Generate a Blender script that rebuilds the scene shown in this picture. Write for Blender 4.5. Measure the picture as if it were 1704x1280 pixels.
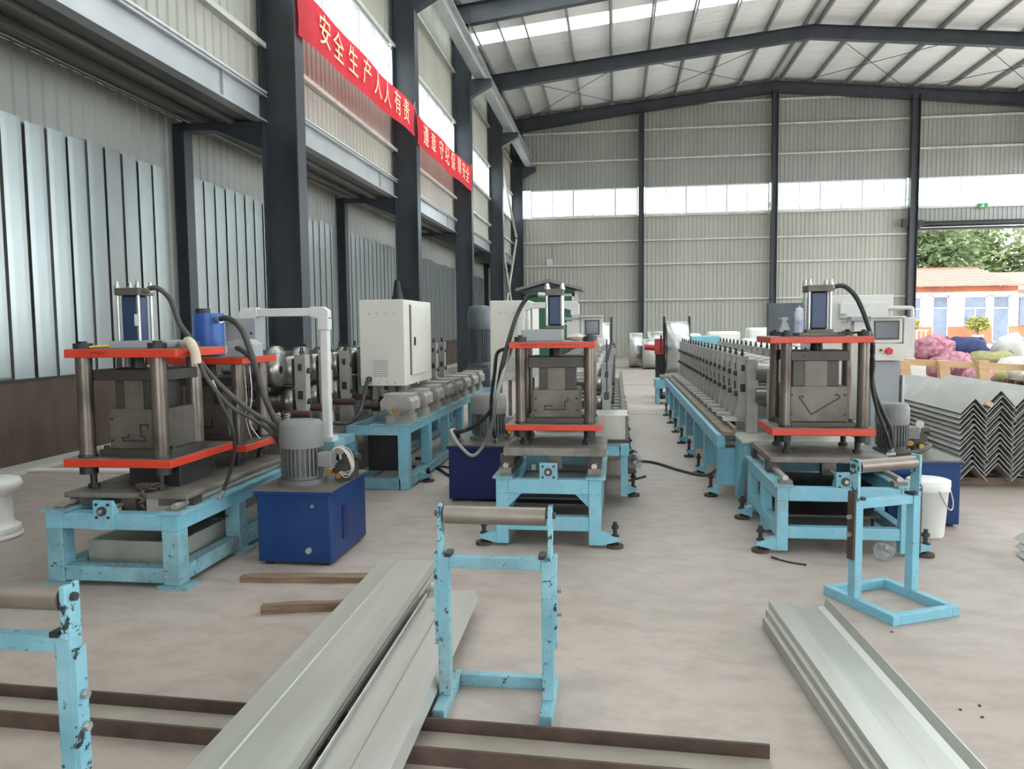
import bpy, math, random
from mathutils import Vector, Matrix, noise
random.seed(7)
scene = bpy.context.scene
for o in list(bpy.data.objects):
    bpy.data.objects.remove(o, do_unlink=True)
COL = scene.collection
R = math.radians

# ------------------------------------------------------------------ camera
yaw, pitch, roll = R(7.764), R(4.297), R(-0.6)
fwd = Vector((-math.sin(yaw)*math.cos(pitch), math.cos(yaw)*math.cos(pitch), -math.sin(pitch)))
rt = Vector((math.cos(yaw), math.sin(yaw), 0)); up = rt.cross(fwd)
r2 = rt*math.cos(roll) + up*math.sin(roll); u2 = r2.cross(fwd)
cd = bpy.data.cameras.new('camera'); cam = bpy.data.objects.new('camera', cd); COL.objects.link(cam)
cam.matrix_world = Matrix(((r2.x, u2.x, -fwd.x, 0), (r2.y, u2.y, -fwd.y, 0), (r2.z, u2.z, -fwd.z, 1.45), (0, 0, 0, 1)))
cd.sensor_fit = 'HORIZONTAL'; cd.sensor_width = 36; cd.lens = 1280/1704*36; cd.clip_end = 400
scene.camera = cam

# ------------------------------------------------------------------ sky and exposure
w = bpy.data.worlds.new('overcast_sky'); scene.world = w; w.use_nodes = True
bg = w.node_tree.nodes['Background']
bg.inputs[0].default_value = (0.87, 0.945, 1.0, 1); bg.inputs[1].default_value = 1.0
sd = bpy.data.lights.new('sun', 'SUN'); so = bpy.data.objects.new('sun', sd); COL.objects.link(so)
sd.energy = 0.8; sd.angle = R(12); sd.color = (1.0, 0.97, 0.93)
so.rotation_euler = (R(35), 0, R(8))
so.location = (0, -20, 30)
scene.view_settings.view_transform = 'Standard'; scene.view_settings.look = 'None'
scene.view_settings.gamma = 1.0; scene.view_settings.use_curve_mapping = False
scene.view_settings.exposure = 2.82
cy = scene.cycles
cy.use_denoising = True; cy.max_bounces = 10; cy.diffuse_bounces = 6; cy.glossy_bounces = 4
cy.transparent_max_bounces = 12; cy.sample_clamp_indirect = 6; cy.caustics_reflective = False; cy.caustics_refractive = False

# ------------------------------------------------------------------ materials
def lin(h):
    h = h.lstrip('#'); out = []
    for i in (0, 2, 4):
        c = int(h[i:i+2], 16)/255
        out.append(c/12.92 if c <= .04045 else ((c+.055)/1.055)**2.4)
    return (*out, 1)
MATS = {}
def mat(name, c1, c2=None, rough=.6, metal=0.0, scale=6.0, bump=0.0, bscale=40.0, chip=None, chip_amt=.42, stretch=None, spec=.5, detail=4, dirt=None):
    """Principled surface whose colour drifts between c1 and c2 by noise; chip = colour of worn spots."""
    m = bpy.data.materials.new(name); m.use_nodes = True; nt = m.node_tree; N = nt.nodes; L = nt.links
    b = N['Principled BSDF']; b.inputs['Roughness'].default_value = rough; b.inputs['Metallic'].default_value = metal
    b.inputs['Specular IOR Level'].default_value = spec
    tc = N.new('ShaderNodeTexCoord'); src = tc.outputs['Object']
    if stretch:
        mp = N.new('ShaderNodeMapping'); mp.inputs['Scale'].default_value = stretch
        L.new(src, mp.inputs['Vector']); src = mp.outputs['Vector']
    c1 = lin(c1); c2 = lin(c2) if c2 else c1
    n = N.new('ShaderNodeTexNoise'); n.inputs['Scale'].default_value = scale; n.inputs['Detail'].default_value = detail
    L.new(src, n.inputs['Vector'])
    r = N.new('ShaderNodeValToRGB'); r.color_ramp.elements[0].position = .32; r.color_ramp.elements[1].position = .68
    r.color_ramp.elements[0].color = c1; r.color_ramp.elements[1].color = c2
    L.new(n.outputs['Fac'], r.inputs['Fac']); out = r.outputs['Color']
    if chip:
        n2 = N.new('ShaderNodeTexNoise'); n2.inputs['Scale'].default_value = 22; n2.inputs['Detail'].default_value = 8
        n2.inputs['Roughness'].default_value = .7
        L.new(tc.outputs['Object'], n2.inputs['Vector'])
        r2_ = N.new('ShaderNodeValToRGB'); r2_.color_ramp.elements[0].position = chip_amt-.03; r2_.color_ramp.elements[1].position = chip_amt
        r2_.color_ramp.elements[0].color = (1, 1, 1, 1); r2_.color_ramp.elements[1].color = (0, 0, 0, 1)
        L.new(n2.outputs['Fac'], r2_.inputs['Fac'])
        mx = N.new('ShaderNodeMix'); mx.data_type = 'RGBA'
        L.new(r2_.outputs['Color'], mx.inputs['Factor']); L.new(out, mx.inputs[6]); mx.inputs[7].default_value = lin(chip)
        out = mx.outputs[2]
    if dirt:
        n4 = N.new('ShaderNodeTexNoise'); n4.inputs['Scale'].default_value = 3.1; n4.inputs['Detail'].default_value = 10
        n4.inputs['Roughness'].default_value = .72
        L.new(tc.outputs['Object'], n4.inputs['Vector'])
        mr = N.new('ShaderNodeMapRange'); mr.inputs[1].default_value = .47; mr.inputs[2].default_value = .72
        mr.inputs[3].default_value = 0; mr.inputs[4].default_value = dirt[1]
        L.new(n4.outputs['Fac'], mr.inputs[0])
        mx2 = N.new('ShaderNodeMix'); mx2.data_type = 'RGBA'
        L.new(mr.outputs[0], mx2.inputs['Factor']); L.new(out, mx2.inputs[6]); mx2.inputs[7].default_value = lin(dirt[0])
        out = mx2.outputs[2]
    L.new(out, b.inputs['Base Color'])
    if bump:
        n3 = N.new('ShaderNodeTexNoise'); n3.inputs['Scale'].default_value = bscale; n3.inputs['Detail'].default_value = 5
        L.new(src, n3.inputs['Vector'])
        bp = N.new('ShaderNodeBump'); bp.inputs['Strength'].default_value = bump; bp.inputs['Distance'].default_value = .03 if name == 'roof_film' else .01
        L.new(n3.outputs['Fac'], bp.inputs['Height']); L.new(bp.outputs['Normal'], b.inputs['Normal'])
    MATS[name] = m
    return m
def floor_mat():
    m = mat('concrete_floor', '#a3968c', '#b4a79d', rough=.62, scale=.55, bump=.12, bscale=9, detail=7, spec=.35)
    nt = m.node_tree; N = nt.nodes; L = nt.links; b = N['Principled BSDF']
    old = b.inputs['Base Color'].links[0].from_socket
    tc = N['Texture Coordinate']
    n = N.new('ShaderNodeTexNoise'); n.inputs['Scale'].default_value = 3.2; n.inputs['Detail'].default_value = 9; n.inputs['Roughness'].default_value = .68
    mp = N.new('ShaderNodeMapping'); mp.inputs['Scale'].default_value = (1.3, 2.0, 1)
    L.new(tc.outputs['Object'], mp.inputs['Vector']); L.new(mp.outputs['Vector'], n.inputs['Vector'])
    r = N.new('ShaderNodeValToRGB'); e = r.color_ramp.elements
    e[0].position = .34; e[0].color = (.72, .70, .68, 1); e[1].position = .56; e[1].color = (1, 1, 1, 1)
    L.new(n.outputs['Fac'], r.inputs['Fac'])
    mx = N.new('ShaderNodeMix'); mx.data_type = 'RGBA'; mx.blend_type = 'MULTIPLY'; mx.inputs[0].default_value = .7
    L.new(old, mx.inputs[6]); L.new(r.outputs['Color'], mx.inputs[7]); L.new(mx.outputs[2], b.inputs['Base Color'])
    # patches polished by traffic
    rr = N.new('ShaderNodeMapRange'); rr.inputs[3].default_value = .38; rr.inputs[4].default_value = .75
    L.new(n.outputs['Fac'], rr.inputs[0]); L.new(rr.outputs[0], b.inputs['Roughness'])
    return m
M = dict(
 floor=floor_mat(),
 dust=mat('floor_dust', '#8f857a', '#9d9388', rough=.9, scale=5),
 ground=mat('yard_concrete', '#b3aea6', '#c2bdb4', rough=.85, scale=.6),
 steel_dark=mat('slate_paint', '#2f343a', '#3a3f46', rough=.42, scale=2, spec=.5),
 clad=mat('grey_cladding', '#8f918c', '#9b9d97', rough=.5, scale=.7, stretch=(1, 1, .15)),
 clad_light=mat('pale_cladding', '#a09f95', '#adaca1', rough=.5, scale=.7, stretch=(1, 1, .15)),
 galv_sheet=mat('galvanised_sheet', '#a2aaaa', '#b6bcba', rough=.34, metal=.75, scale=1.4, stretch=(1, 1, .35), bump=.12, bscale=3),
 girt=mat('girt_white', '#b9bab6', '#cfcfca', rough=.5, scale=3),
 roof=mat('roof_film', '#e8eaec', '#f1f3f4', rough=.34, scale=1.2, stretch=(.5, 2.5, 1), bump=.9, bscale=2.2),
 purlin=mat('purlin_grey', '#8f9090', '#a5a5a3', rough=.5, scale=4),
 masonry=mat('stained_plinth', '#42342c', '#5a4b42', rough=.9, scale=2.6, stretch=(1, 1, .4), bump=.4, bscale=14, detail=8),
 alu=mat('aluminium_frame', '#c9ccce', '#d8dadb', rough=.4, metal=.3),
 crane=mat('crane_beam_grey', '#a9adb0', '#bcbfc0', rough=.38, metal=.3, scale=1.5),
 soffit=mat('annex_soffit', '#676a68', '#777a77', rough=.6, scale=1),
 banner=mat('red_banner_cloth', '#e6303f', '#ee3c4b', rough=.65, scale=2.5),
 bannertext=mat('banner_letters', '#ffd9b8', rough=.7),
 cyan=mat('cyan_paint', '#70aabb', '#84bbcc', rough=.45, scale=3, chip='#3c4a50', chip_amt=.355, dirt=('#6b6a60', .55)),
 cyan_worn=mat('worn_cyan_paint', '#6898a5', '#86b4be', rough=.5, scale=5, chip='#33393c', chip_amt=.4, dirt=('#6f6a5e', .75)),
 cyan_chip=mat('chipped_cyan_paint', '#6fa3b1', '#8ab8c2', rough=.5, scale=5, chip='#23282b', chip_amt=.455),
 blue=mat('tank_blue', '#112f5f', '#163969', rough=.42, spec=.3, scale=3, chip='#16264f', chip_amt=.36, dirt=('#2a3a5c', .5)),
 navy=mat('tank_blue_shaded', '#12194a', '#171f54', rough=.42, spec=.3, scale=3, chip='#131b45', chip_amt=.33),  # tank blue darkened to carry the shade on the centre tank
 cylblue=mat('cylinder_blue', '#1e2f4e', '#25395a', rough=.38, scale=4),
 canblue=mat('can_blue', '#25529a', '#2d5ca8', rough=.4, scale=4),
 red=mat('red_paint', '#c2351e', '#cc3f26', rough=.42, scale=5, chip='#8d3a2a', chip_amt=.345),
 lid=mat('oily_lid', '#5d5852', '#6d6760', rough=.4, scale=6, detail=6),
 paper=mat('crumpled_paper', '#c9b3a6', '#d8c8bd', rough=.8, scale=9),
 post=mat('oily_steel_post', '#857a70', '#4c443d', rough=.34, metal=.6, scale=9, stretch=(1, 1, .35), detail=6),
 die=mat('die_steel', '#716a61', '#57514a', rough=.45, metal=.45, scale=5, detail=6, dirt=('#3a322b', .6)),
 die_dark=mat('dark_die_steel', '#3d3934', '#4c4741', rough=.45, metal=.4, scale=5),
 carriage=mat('greasy_plate', '#857f78', '#6d6760', rough=.5, metal=.3, scale=6, detail=6, bump=.15, dirt=('#3f3831', .7)),
 black=mat('black_steel', '#1d1d1e', '#29292a', rough=.5, scale=6),
 hose=mat('rubber_hose', '#35332f', '#4a463f', rough=.6, scale=9),
 hose_black=mat('black_rubber_hose', '#1f2220', '#2c2f2b', rough=.55, scale=9),
 hose_grey=mat('pale_hose', '#8f9190', '#a3a4a1', rough=.5, scale=9),
 chrome=mat('bright_steel', '#a3a19c', '#bcbab5', rough=.3, metal=.7, scale=6),
 rod=mat('guide_rod', '#a9a49c', '#bab5ad', rough=.35, metal=.6, scale=6),
 motor=mat('motor_grey', '#6b6c6b', '#7a7a78', rough=.55, scale=5, dirt=('#8d867c', .6)),
 motor_dark=mat('motor_slate', '#4c5358', '#575e63', rough=.5, scale=5),
 motor_body=mat('motor_fins', '#5f605f', '#6c6c6a', rough=.5, metal=.3, scale=5),
 gear=mat('gearbox_paint', '#a29d95', '#8d877f', rough=.6, scale=7, detail=6, chip='#6d4038', chip_amt=.34, dirt=('#6d6357', .7)),
 stand=mat('stand_plate', '#a29f9b', '#8d8985', rough=.55, scale=6, detail=6, chip='#5d3a33', chip_amt=.34, dirt=('#6f6459', .6)),
 roller=mat('forming_roller', '#9a958e', '#75716b', rough=.3, metal=.8, scale=5),
 shaft=mat('primer_shaft', '#4a322e', '#5c3f3a', rough=.5, scale=5),
 rust=mat('rusty_channel', '#3f322b', '#574439', rough=.75, scale=9, detail=8, bump=.25),
 rail_brown=mat('dusty_brown_rail', '#6c5c51', '#857568', rough=.75, scale=9, detail=6),
 cabinet=mat('cabinet_enamel', '#c9c5b9', '#d0ccc1', rough=.45, scale=2),
 white=mat('white_pipe', '#d2d0cc', '#c6c4bf', rough=.45, scale=4),
 plastic=mat('white_plastic', '#dcd8d2', '#e6e3de', rough=.5, scale=4),
 screen=mat('screen_glass', '#5c6166', '#666b70', rough=.15, scale=2),
 bezel=mat('screen_bezel', '#3a3c3e', rough=.4),
 galv=mat('galvanised_profile', '#b4b3ab', '#c3c2ba', rough=.3, metal=.5, scale=3, stretch=(4, .3, 1), bump=.05, bscale=10),
 galv_dull=mat('dull_galvanised', '#a3a196', '#b3b1a6', rough=.4, metal=.4, scale=3, stretch=(4, .3, 1)),
 angle=mat('stacked_angle', '#aeaca8', '#bdbbb6', rough=.42, metal=.35, scale=4),
 coil=mat('coil_steel', '#d6d7d3', '#c3c4c0', rough=.28, metal=.55, scale=2, stretch=(.3, 6, 6)),
 wood=mat('old_plank', '#8f7863', '#6c5848', rough=.85, scale=7, stretch=(.6, 6, 6), bump=.3, detail=7),
 pine=mat('pine_timber', '#d8b68e', '#c7a076', rough=.75, scale=5, stretch=(1, 5, 5), detail=6),
 green=mat('booth_green', '#27573f', '#2f634a', rough=.6, scale=2),
 exitgreen=mat('exit_sign_green', '#1b8a4c', rough=.5),
 roller_stand=mat('stand_roller_steel', '#7d7268', '#8f857b', rough=.4, metal=.55, scale=8, stretch=(1, 1, 1), detail=7),
 redbtn=mat('red_button', '#c8202c', rough=.35),
 brass=mat('brass', '#b08a3f', '#c59d52', rough=.35, metal=.8),
 orange=mat('house_orange', '#93543a', '#a06044', rough=.8, scale=2),
 plaster=mat('house_plaster', '#aaa3a3', '#b5aeae', rough=.85, scale=1.5),
 tile=mat('roof_tile', '#74493c', '#845748', rough=.75, scale=3),
 hglass=mat('house_glass', '#4d5566', '#5d6576', rough=.12, scale=1.5),
 leaf=mat('leaf_green', '#5d6b42', '#7c8a5e', rough=.7, scale=.6),
 leaf2=mat('leaf_dark', '#4b5a3a', '#6a7850', rough=.7, scale=.6),
 bark=mat('bark', '#4a4036', '#5b5044', rough=.9, scale=4),
 shrub=mat('yellow_shrub', '#6f7028', '#858338', rough=.7, scale=6),
 sack_pink=mat('sack_pink', '#96405a', '#bb949b', rough=.8, scale=9),
 sack_blue=mat('sack_navy', '#27335c', '#35426e', rough=.8, scale=9),
 sack_olive=mat('sack_olive', '#8c8658', '#a39d70', rough=.8, scale=9),
 sack_pale=mat('sack_pale', '#c9c4bd', '#dad6d0', rough=.8, scale=9),
 rag=mat('cotton_rag', '#b7ab97', '#cbbfa9', rough=.9, scale=20),
 wire_white=mat('white_wire', '#c9c6bf', rough=.5),
 wrap=mat('white_wrap', '#d9d9d2', '#e8e8e2', rough=.4, scale=3, bump=.3, bscale=6),
 cap_yellow=mat('yellow_cap', '#c9a53a', rough=.5),
 can_label=mat('can_label', '#8f93b5', '#d7d7de', rough=.35, scale=14),
 ink=mat('marker_ink', '#4a1410', rough=.8),
 ink_blue=mat('pencil_mark', '#3a5d6b', rough=.8),
 ductgrey=mat('grey_box_paint', '#8f9294', '#9c9fa0', rough=.5, scale=3),
 yellowgrease=mat('grease', '#a08d45', '#8c7c4a', rough=.4, scale=12),
)
def glass_mat(name, tint, veil):
    m = bpy.data.materials.new(name); m.use_nodes = True; nt = m.node_tree; N = nt.nodes; L = nt.links
    N.remove(N['Principled BSDF']); out = N['Material Output']
    t = N.new('ShaderNodeBsdfTransparent'); t.inputs[0].default_value = (*tint, 1)
    g = N.new('ShaderNodeBsdfGlossy'); g.inputs['Roughness'].default_value = .05
    tr = N.new('ShaderNodeBsdfTranslucent'); tr.inputs[0].default_value = (.9, .93, .92, 1)
    nz = N.new('ShaderNodeTexNoise'); nz.inputs['Scale'].default_value = 1.5
    mr = N.new('ShaderNodeMapRange'); mr.inputs[3].default_value = veil*.8; mr.inputs[4].default_value = min(1, veil*1.2)
    L.new(nz.outputs['Fac'], mr.inputs[0])
    a = N.new('ShaderNodeMixShader'); L.new(mr.outputs[0], a.inputs[0])
    L.new(t.outputs[0], a.inputs[1]); L.new(tr.outputs[0], a.inputs[2])
    b = N.new('ShaderNodeMixShader'); b.inputs[0].default_value = .06
    L.new(a.outputs[0], b.inputs[1]); L.new(g.outputs[0], b.inputs[2]); L.new(b.outputs[0], out.inputs[0])
    M[name] = m
def translucent_cloth(m, k):
    nt = m.node_tree; N = nt.nodes; L = nt.links; b = N['Principled BSDF']; out = N['Material Output']
    t = N.new('ShaderNodeBsdfTranslucent'); L.new(b.inputs['Base Color'].links[0].from_socket, t.inputs[0])
    x = N.new('ShaderNodeMixShader'); x.inputs[0].default_value = k
    L.new(b.outputs[0], x.inputs[1]); L.new(t.outputs[0], x.inputs[2]); L.new(x.outputs[0], out.inputs[0])
translucent_cloth(M['banner'], .45); translucent_cloth(M['leaf'], .4); translucent_cloth(M['leaf2'], .4)
glass_mat('window_glass', (.9, .93, .92), .16)
glass_mat('skylight_sheet', (.9, .92, .92), 1.0)
glass_mat('clear_film', (.92, .92, .92), .25)

# ------------------------------------------------------------------ mesh helpers
ORG = {}
class MB:
    def __init__(s): s.v = []; s.f = []; s.sm = []
    def add(s, vs, fs, smooth=False):
        o = len(s.v); s.v += [tuple(v) for v in vs]; s.f += [tuple(i+o for i in f) for f in fs]; s.sm += [smooth]*len(fs); return s
    def box(s, x0, x1, y0, y1, z0, z1):
        return s.add([(x0,y0,z0),(x1,y0,z0),(x1,y1,z0),(x0,y1,z0),(x0,y0,z1),(x1,y0,z1),(x1,y1,z1),(x0,y1,z1)],
                     [(0,3,2,1),(4,5,6,7),(0,1,5,4),(1,2,6,5),(2,3,7,6),(3,0,4,7)])
    def obox(s, c, size, rot=(0, 0, 0)):
        from mathutils import Euler
        m = Euler(rot).to_matrix(); c = Vector(c); h = [q/2 for q in size]; vs = []
        for z in (-h[2], h[2]):
            for x, y in ((-h[0], -h[1]), (h[0], -h[1]), (h[0], h[1]), (-h[0], h[1])):
                vs.append(c + m @ Vector((x, y, z)))
        return s.add(vs, [(0,3,2,1),(4,5,6,7),(0,1,5,4),(1,2,6,5),(2,3,7,6),(3,0,4,7)])
    def cyl(s, p0, p1, r, n=14, r1=None, caps=True):
        p0 = Vector(p0); p1 = Vector(p1); d = (p1-p0).normalized(); r1 = r if r1 is None else r1
        a = d.orthogonal().normalized(); b = d.cross(a); vs = []
        for p, q in ((p0, r), (p1, r1)):
            for i in range(n):
                t = 2*math.pi*i/n; vs.append(p + (a*math.cos(t) + b*math.sin(t))*q)
        s.add(vs, [(i, (i+1) % n, n+(i+1) % n, n+i) for i in range(n)], True)
        if caps: s.add(vs, [tuple(range(n-1, -1, -1)), tuple(range(n, 2*n))])
        return s
    def tube(s, pts, r, n=8, sub=6):
        P = [Vector(p) for p in pts]
        if len(P) > 2 and sub > 1:
            Q = []
            for i in range(len(P)-1):
                a, b, c, d = P[max(i-1, 0)], P[i], P[i+1], P[min(i+2, len(P)-1)]
                for k in range(sub):
                    t = k/sub
                    Q.append(.5*((2*b) + (c-a)*t + (2*a-5*b+4*c-d)*t*t + (3*b-a-3*c+d)*t**3))
            Q.append(P[-1]); P = Q
        T = [(P[min(i+1, len(P)-1)] - P[max(i-1, 0)]).normalized() for i in range(len(P))]
        a = T[0].orthogonal().normalized(); vs = []
        for p, t in zip(P, T):
            a = (a - t*a.dot(t)).normalized(); b = t.cross(a)
            for i in range(n):
                q = 2*math.pi*i/n; vs.append(p + (a*math.cos(q) + b*math.sin(q))*r)
        m = len(P)
        s.add(vs, [(j*n+i, j*n+(i+1) % n, (j+1)*n+(i+1) % n, (j+1)*n+i) for j in range(m-1) for i in range(n)], True)
        s.add(vs, [tuple(range(n-1, -1, -1)), tuple(range((m-1)*n, m*n))]); return s
    def prism(s, poly, axis, a, b):
        n = len(poly)
        def P(u, v, t): return {'x': (t, u, v), 'y': (u, t, v), 'z': (u, v, t)}[axis]
        vs = [P(u, v, a) for u, v in poly] + [P(u, v, b) for u, v in poly]
        fs = [(i, (i+1) % n, n+(i+1) % n, n+i) for i in range(n)] + [tuple(range(n-1, -1, -1)), tuple(range(n, 2*n))]
        area = sum(poly[i][0]*poly[(i+1) % n][1] - poly[(i+1) % n][0]*poly[i][1] for i in range(n))
        flip = (area > 0) != (b > a)
        if axis == 'y': flip = not flip
        if flip: fs = [tuple(reversed(f)) for f in fs]
        return s.add(vs, fs)
    def strip(s, line, t, axis, a, b):
        """bent sheet: open polyline with thickness t, extruded along axis"""
        L_ = [Vector((p[0], p[1], 0)) for p in line]; up_, lo = [], []
        for i, p in enumerate(L_):
            d0 = (L_[i]-L_[max(i-1, 0)]); d1 = (L_[min(i+1, len(L_)-1)]-L_[i])
            d0 = d0.normalized() if d0.length > 1e-9 else d1.normalized(); d1 = d1.normalized() if d1.length > 1e-9 else d0
            n = Vector((-(d0+d1).y, (d0+d1).x, 0))
            n = n.normalized() if n.length > 1e-6 else Vector((-d0.y, d0.x, 0))
            k = 1/max(.4, n.dot(Vector((-d0.y, d0.x, 0))))
            up_.append((p.x+n.x*t/2*k, p.y+n.y*t/2*k)); lo.append((p.x-n.x*t/2*k, p.y-n.y*t/2*k))
        m = len(L_)
        def P(u, v, q): return {'x': (q, u, v), 'y': (u, q, v), 'z': (u, v, q)}[axis]
        vs = []
        for q in (a, b):
            vs += [P(u, v, q) for u, v in up_] + [P(u, v, q) for u, v in lo]
        fs = []
        for i in range(m-1):
            fs += [(i, i+1, 2*m+i+1, 2*m+i), (m+i+1, m+i, 3*m+i, 3*m+i+1), (i+1, i, m+i, m+i+1), (2*m+i, 2*m+i+1, 3*m+i+1, 3*m+i)]
        fs += [(0, 2*m, 3*m, m), (m-1, 2*m-1, 4*m-1, 3*m-1)]
        return s.add(vs, fs)
    def lathe(s, prof, c, n=24, axis='z'):
        vs = []; c = Vector(c)
        for r, h in prof:
            for i in range(n):
                t = 2*math.pi*i/n; x, y = r*math.cos(t), r*math.sin(t)
                vs.append(c + {'z': Vector((x, y, h)), 'x': Vector((h, x, y)), 'y': Vector((y, h, x))}[axis])
        m = len(prof)
        return s.add(vs, [(j*n+i, j*n+(i+1) % n, (j+1)*n+(i+1) % n, (j+1)*n+i) for j in range(m-1) for i in range(n)], True)
    def hexp(s, c, r, h, axis='z'):
        d = {'x': (1, 0, 0), 'y': (0, 1, 0), 'z': (0, 0, 1)}[axis]; c = Vector(c)
        n0 = len(s.sm); s.cyl(c, c+Vector(d)*h, r, 6)
        for i in range(n0, len(s.sm)): s.sm[i] = False
        return s
    def mesh(s, name, m, org=(0, 0, 0)):
        me = bpy.data.meshes.new(name); o = Vector(org)
        me.from_pydata([tuple(Vector(v)-o) for v in s.v], [], s.f)
        me.polygons.foreach_set('use_smooth', s.sm); me.update()
        if m is not None: me.materials.append(M[m] if isinstance(m, str) else m)
        return me
    def build(s, name, m, parent=None, org=None, bev=0, label=None):
        if parent is not None:
            org = ORG[parent.name]
        elif org is None:
            xs = [v[0] for v in s.v]; ys = [v[1] for v in s.v]; zs = [v[2] for v in s.v]
            org = Vector(((min(xs)+max(xs))/2, (min(ys)+max(ys))/2, min(zs)))
        o = bpy.data.objects.new(name, s.mesh(name, m, org)); COL.objects.link(o)
        if parent is not None: o.parent = parent
        else: o.location = org
        ORG[o.name] = Vector(org)
        if bev:
            b = o.modifiers.new('bevel', 'BEVEL'); b.width = bev; b.segments = 2; b.limit_method = 'ANGLE'; b.angle_limit = R(40)
        if label: o['label'] = label
        return o
def tag(o, label, cat, group=None, kind=None):
    if label: o['label'] = label
    if cat: o['category'] = cat
    if group: o['group'] = group
    if kind: o['kind'] = kind
    return o
def thing(name, label, cat, loc=(0, 0, 0), rz=0, group=None, local=False, kind=None):
    o = bpy.data.objects.new(name, None); COL.objects.link(o); o.empty_display_size = .1
    o.location = loc; o.rotation_euler = (0, 0, rz); ORG[o.name] = Vector((0, 0, 0)) if local else Vector(loc)
    return tag(o, label, cat, group, kind)
def inst(name, me, loc, parent=None, rot=(0, 0, 0)):
    o = bpy.data.objects.new(name, me); COL.objects.link(o)
    ORG[o.name] = Vector(loc)
    if parent is not None:
        o.parent = parent; loc = Vector(loc) - ORG[parent.name]
    o.location = loc; o.rotation_euler = rot
    return o
def copy_tree(root, loc, rz=None, label=None):
    r = root.copy(); COL.objects.link(r); r.location = loc
    if rz is not None: r.rotation_euler = (0, 0, rz)
    if label: r['label'] = label
    for ch in root.children:
        c = ch.copy(); COL.objects.link(c); c.parent = r
        for g in ch.children:
            d = g.copy(); COL.objects.link(d); d.parent = c
    return r
def text_mesh(body, size, m, depth=.004):
    cu = bpy.data.curves.new('lettering', 'FONT'); cu.body = body; cu.size = size; cu.extrude = depth; cu.align_x = 'CENTER'; cu.align_y = 'CENTER'
    o = bpy.data.objects.new('lettering', cu); COL.objects.link(o)
    bpy.context.view_layer.update()
    me = bpy.data.meshes.new_from_object(o.evaluated_get(bpy.context.evaluated_depsgraph_get()))
    bpy.data.objects.remove(o, do_unlink=True)
    me.materials.clear(); me.materials.append(M[m]); return me
# shared small hardware
BOLT = MB().hexp((0, 0, 0), .011, .012).cyl((0, 0, 0), (0, 0, .018), .006, 8).mesh('bolt', 'black')
BOLT_Y = MB().hexp((0, 0, 0), .011, -.012, 'y').mesh('bolt', 'chrome')

# ================================================================== the hall
FY = [-9.2, -2.56, 4.07, 10.7, 17.33, 23.96, 30.59, 37.22]      # portal frames
WL, WR, RX = -5.05, 19.4, 7.17
def roof_z(x): return 11.44 + (min(x, 2*RX-x) + 5.05)*.0995
def struct(name, label, cat='structure', loc=(0, 0, 0)):
    return thing(name, label, cat, loc, kind='structure')

MB().box(-6.7, 22, -9.4, 37.5, -.15, 0).build('floor', 'floor', org=(0, 0, 0))
tag(bpy.data.objects['floor'], 'pale dusty concrete factory floor', 'floor', kind='structure')
g = MB().box(-90, 120, -90, -9.4, -.2, -.02).box(-90, 120, 37.5, 170, -.2, -.02).box(-90, -6.7, -9.4, 37.5, -.2, -.02).box(22, 120, -9.4, 37.5, -.2, -.02).build('yard_ground', 'ground', org=(0, 0, -.2))
tag(g, 'sunlit concrete yard outside the open roller door', 'ground', kind='structure')

def corr(a0, a1, z0, z1, axis, pos, period=.2, depth=.022, out=1):
    """ribbed sheet in a vertical plane; z1 may be a function"""
    mb = MB(); pts = []; a = a0
    while a < a1-1e-6:
        for f, d in ((0, 0), (.62, 0), (.72, 1), (.9, 1)):
            q = a+f*period
            if q < a1: pts.append((q, d*depth*out))
        a += period
    pts.append((a1, 0)); vs = []
    for q, d in pts:
        zt = z1(q) if callable(z1) else z1
        for z in (z0, zt):
            vs.append((pos+d, q, z) if axis == 'x' else (q, pos+d, z))
    fs = [(2*i, 2*i+2, 2*i+3, 2*i+1) for i in range(len(pts)-1)]
    return mb.add(vs, fs)

def window(n, axis, a0, a1, z0, z1, pos, panes, label, depth=.09):
    w_ = struct('window_%d' % n, label, 'window', ((a0+a1)/2, pos, z0) if axis == 'y' else (pos, (a0+a1)/2, z0))
    def bx(u0, u1, d0, d1, z0_, z1_):
        return MB().box(u0, u1, pos+d0, pos+d1, z0_, z1_) if axis == 'y' else MB().box(pos+d0, pos+d1, u0, u1, z0_, z1_)
    t = .06
    for (u0, u1, b0, b1) in ((a0, a1, z0, z0+t), (a0, a1, z1-t, z1), (a0, a0+t, z0+t, z1-t), (a1-t, a1, z0+t, z1-t)):
        bx(u0, u1, -depth/2, depth/2, b0, b1).build('frame_bar', 'alu', w_)
    s = (a1-a0-2*t)/panes
    for i in range(1, panes):
        u = a0+t+i*s; k = .022 if i % 2 else .04
        bx(u-k, u+k, -depth/2, depth/2, z0+t, z1-t).build('mullion', 'alu', w_)
    for i in range(panes):
        bx(a0+t+i*s+.03, a0+t+(i+1)*s-.03, -.004, .004, z0+t, z1-t).build('pane', 'window_glass', w_)
    return w_

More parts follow.
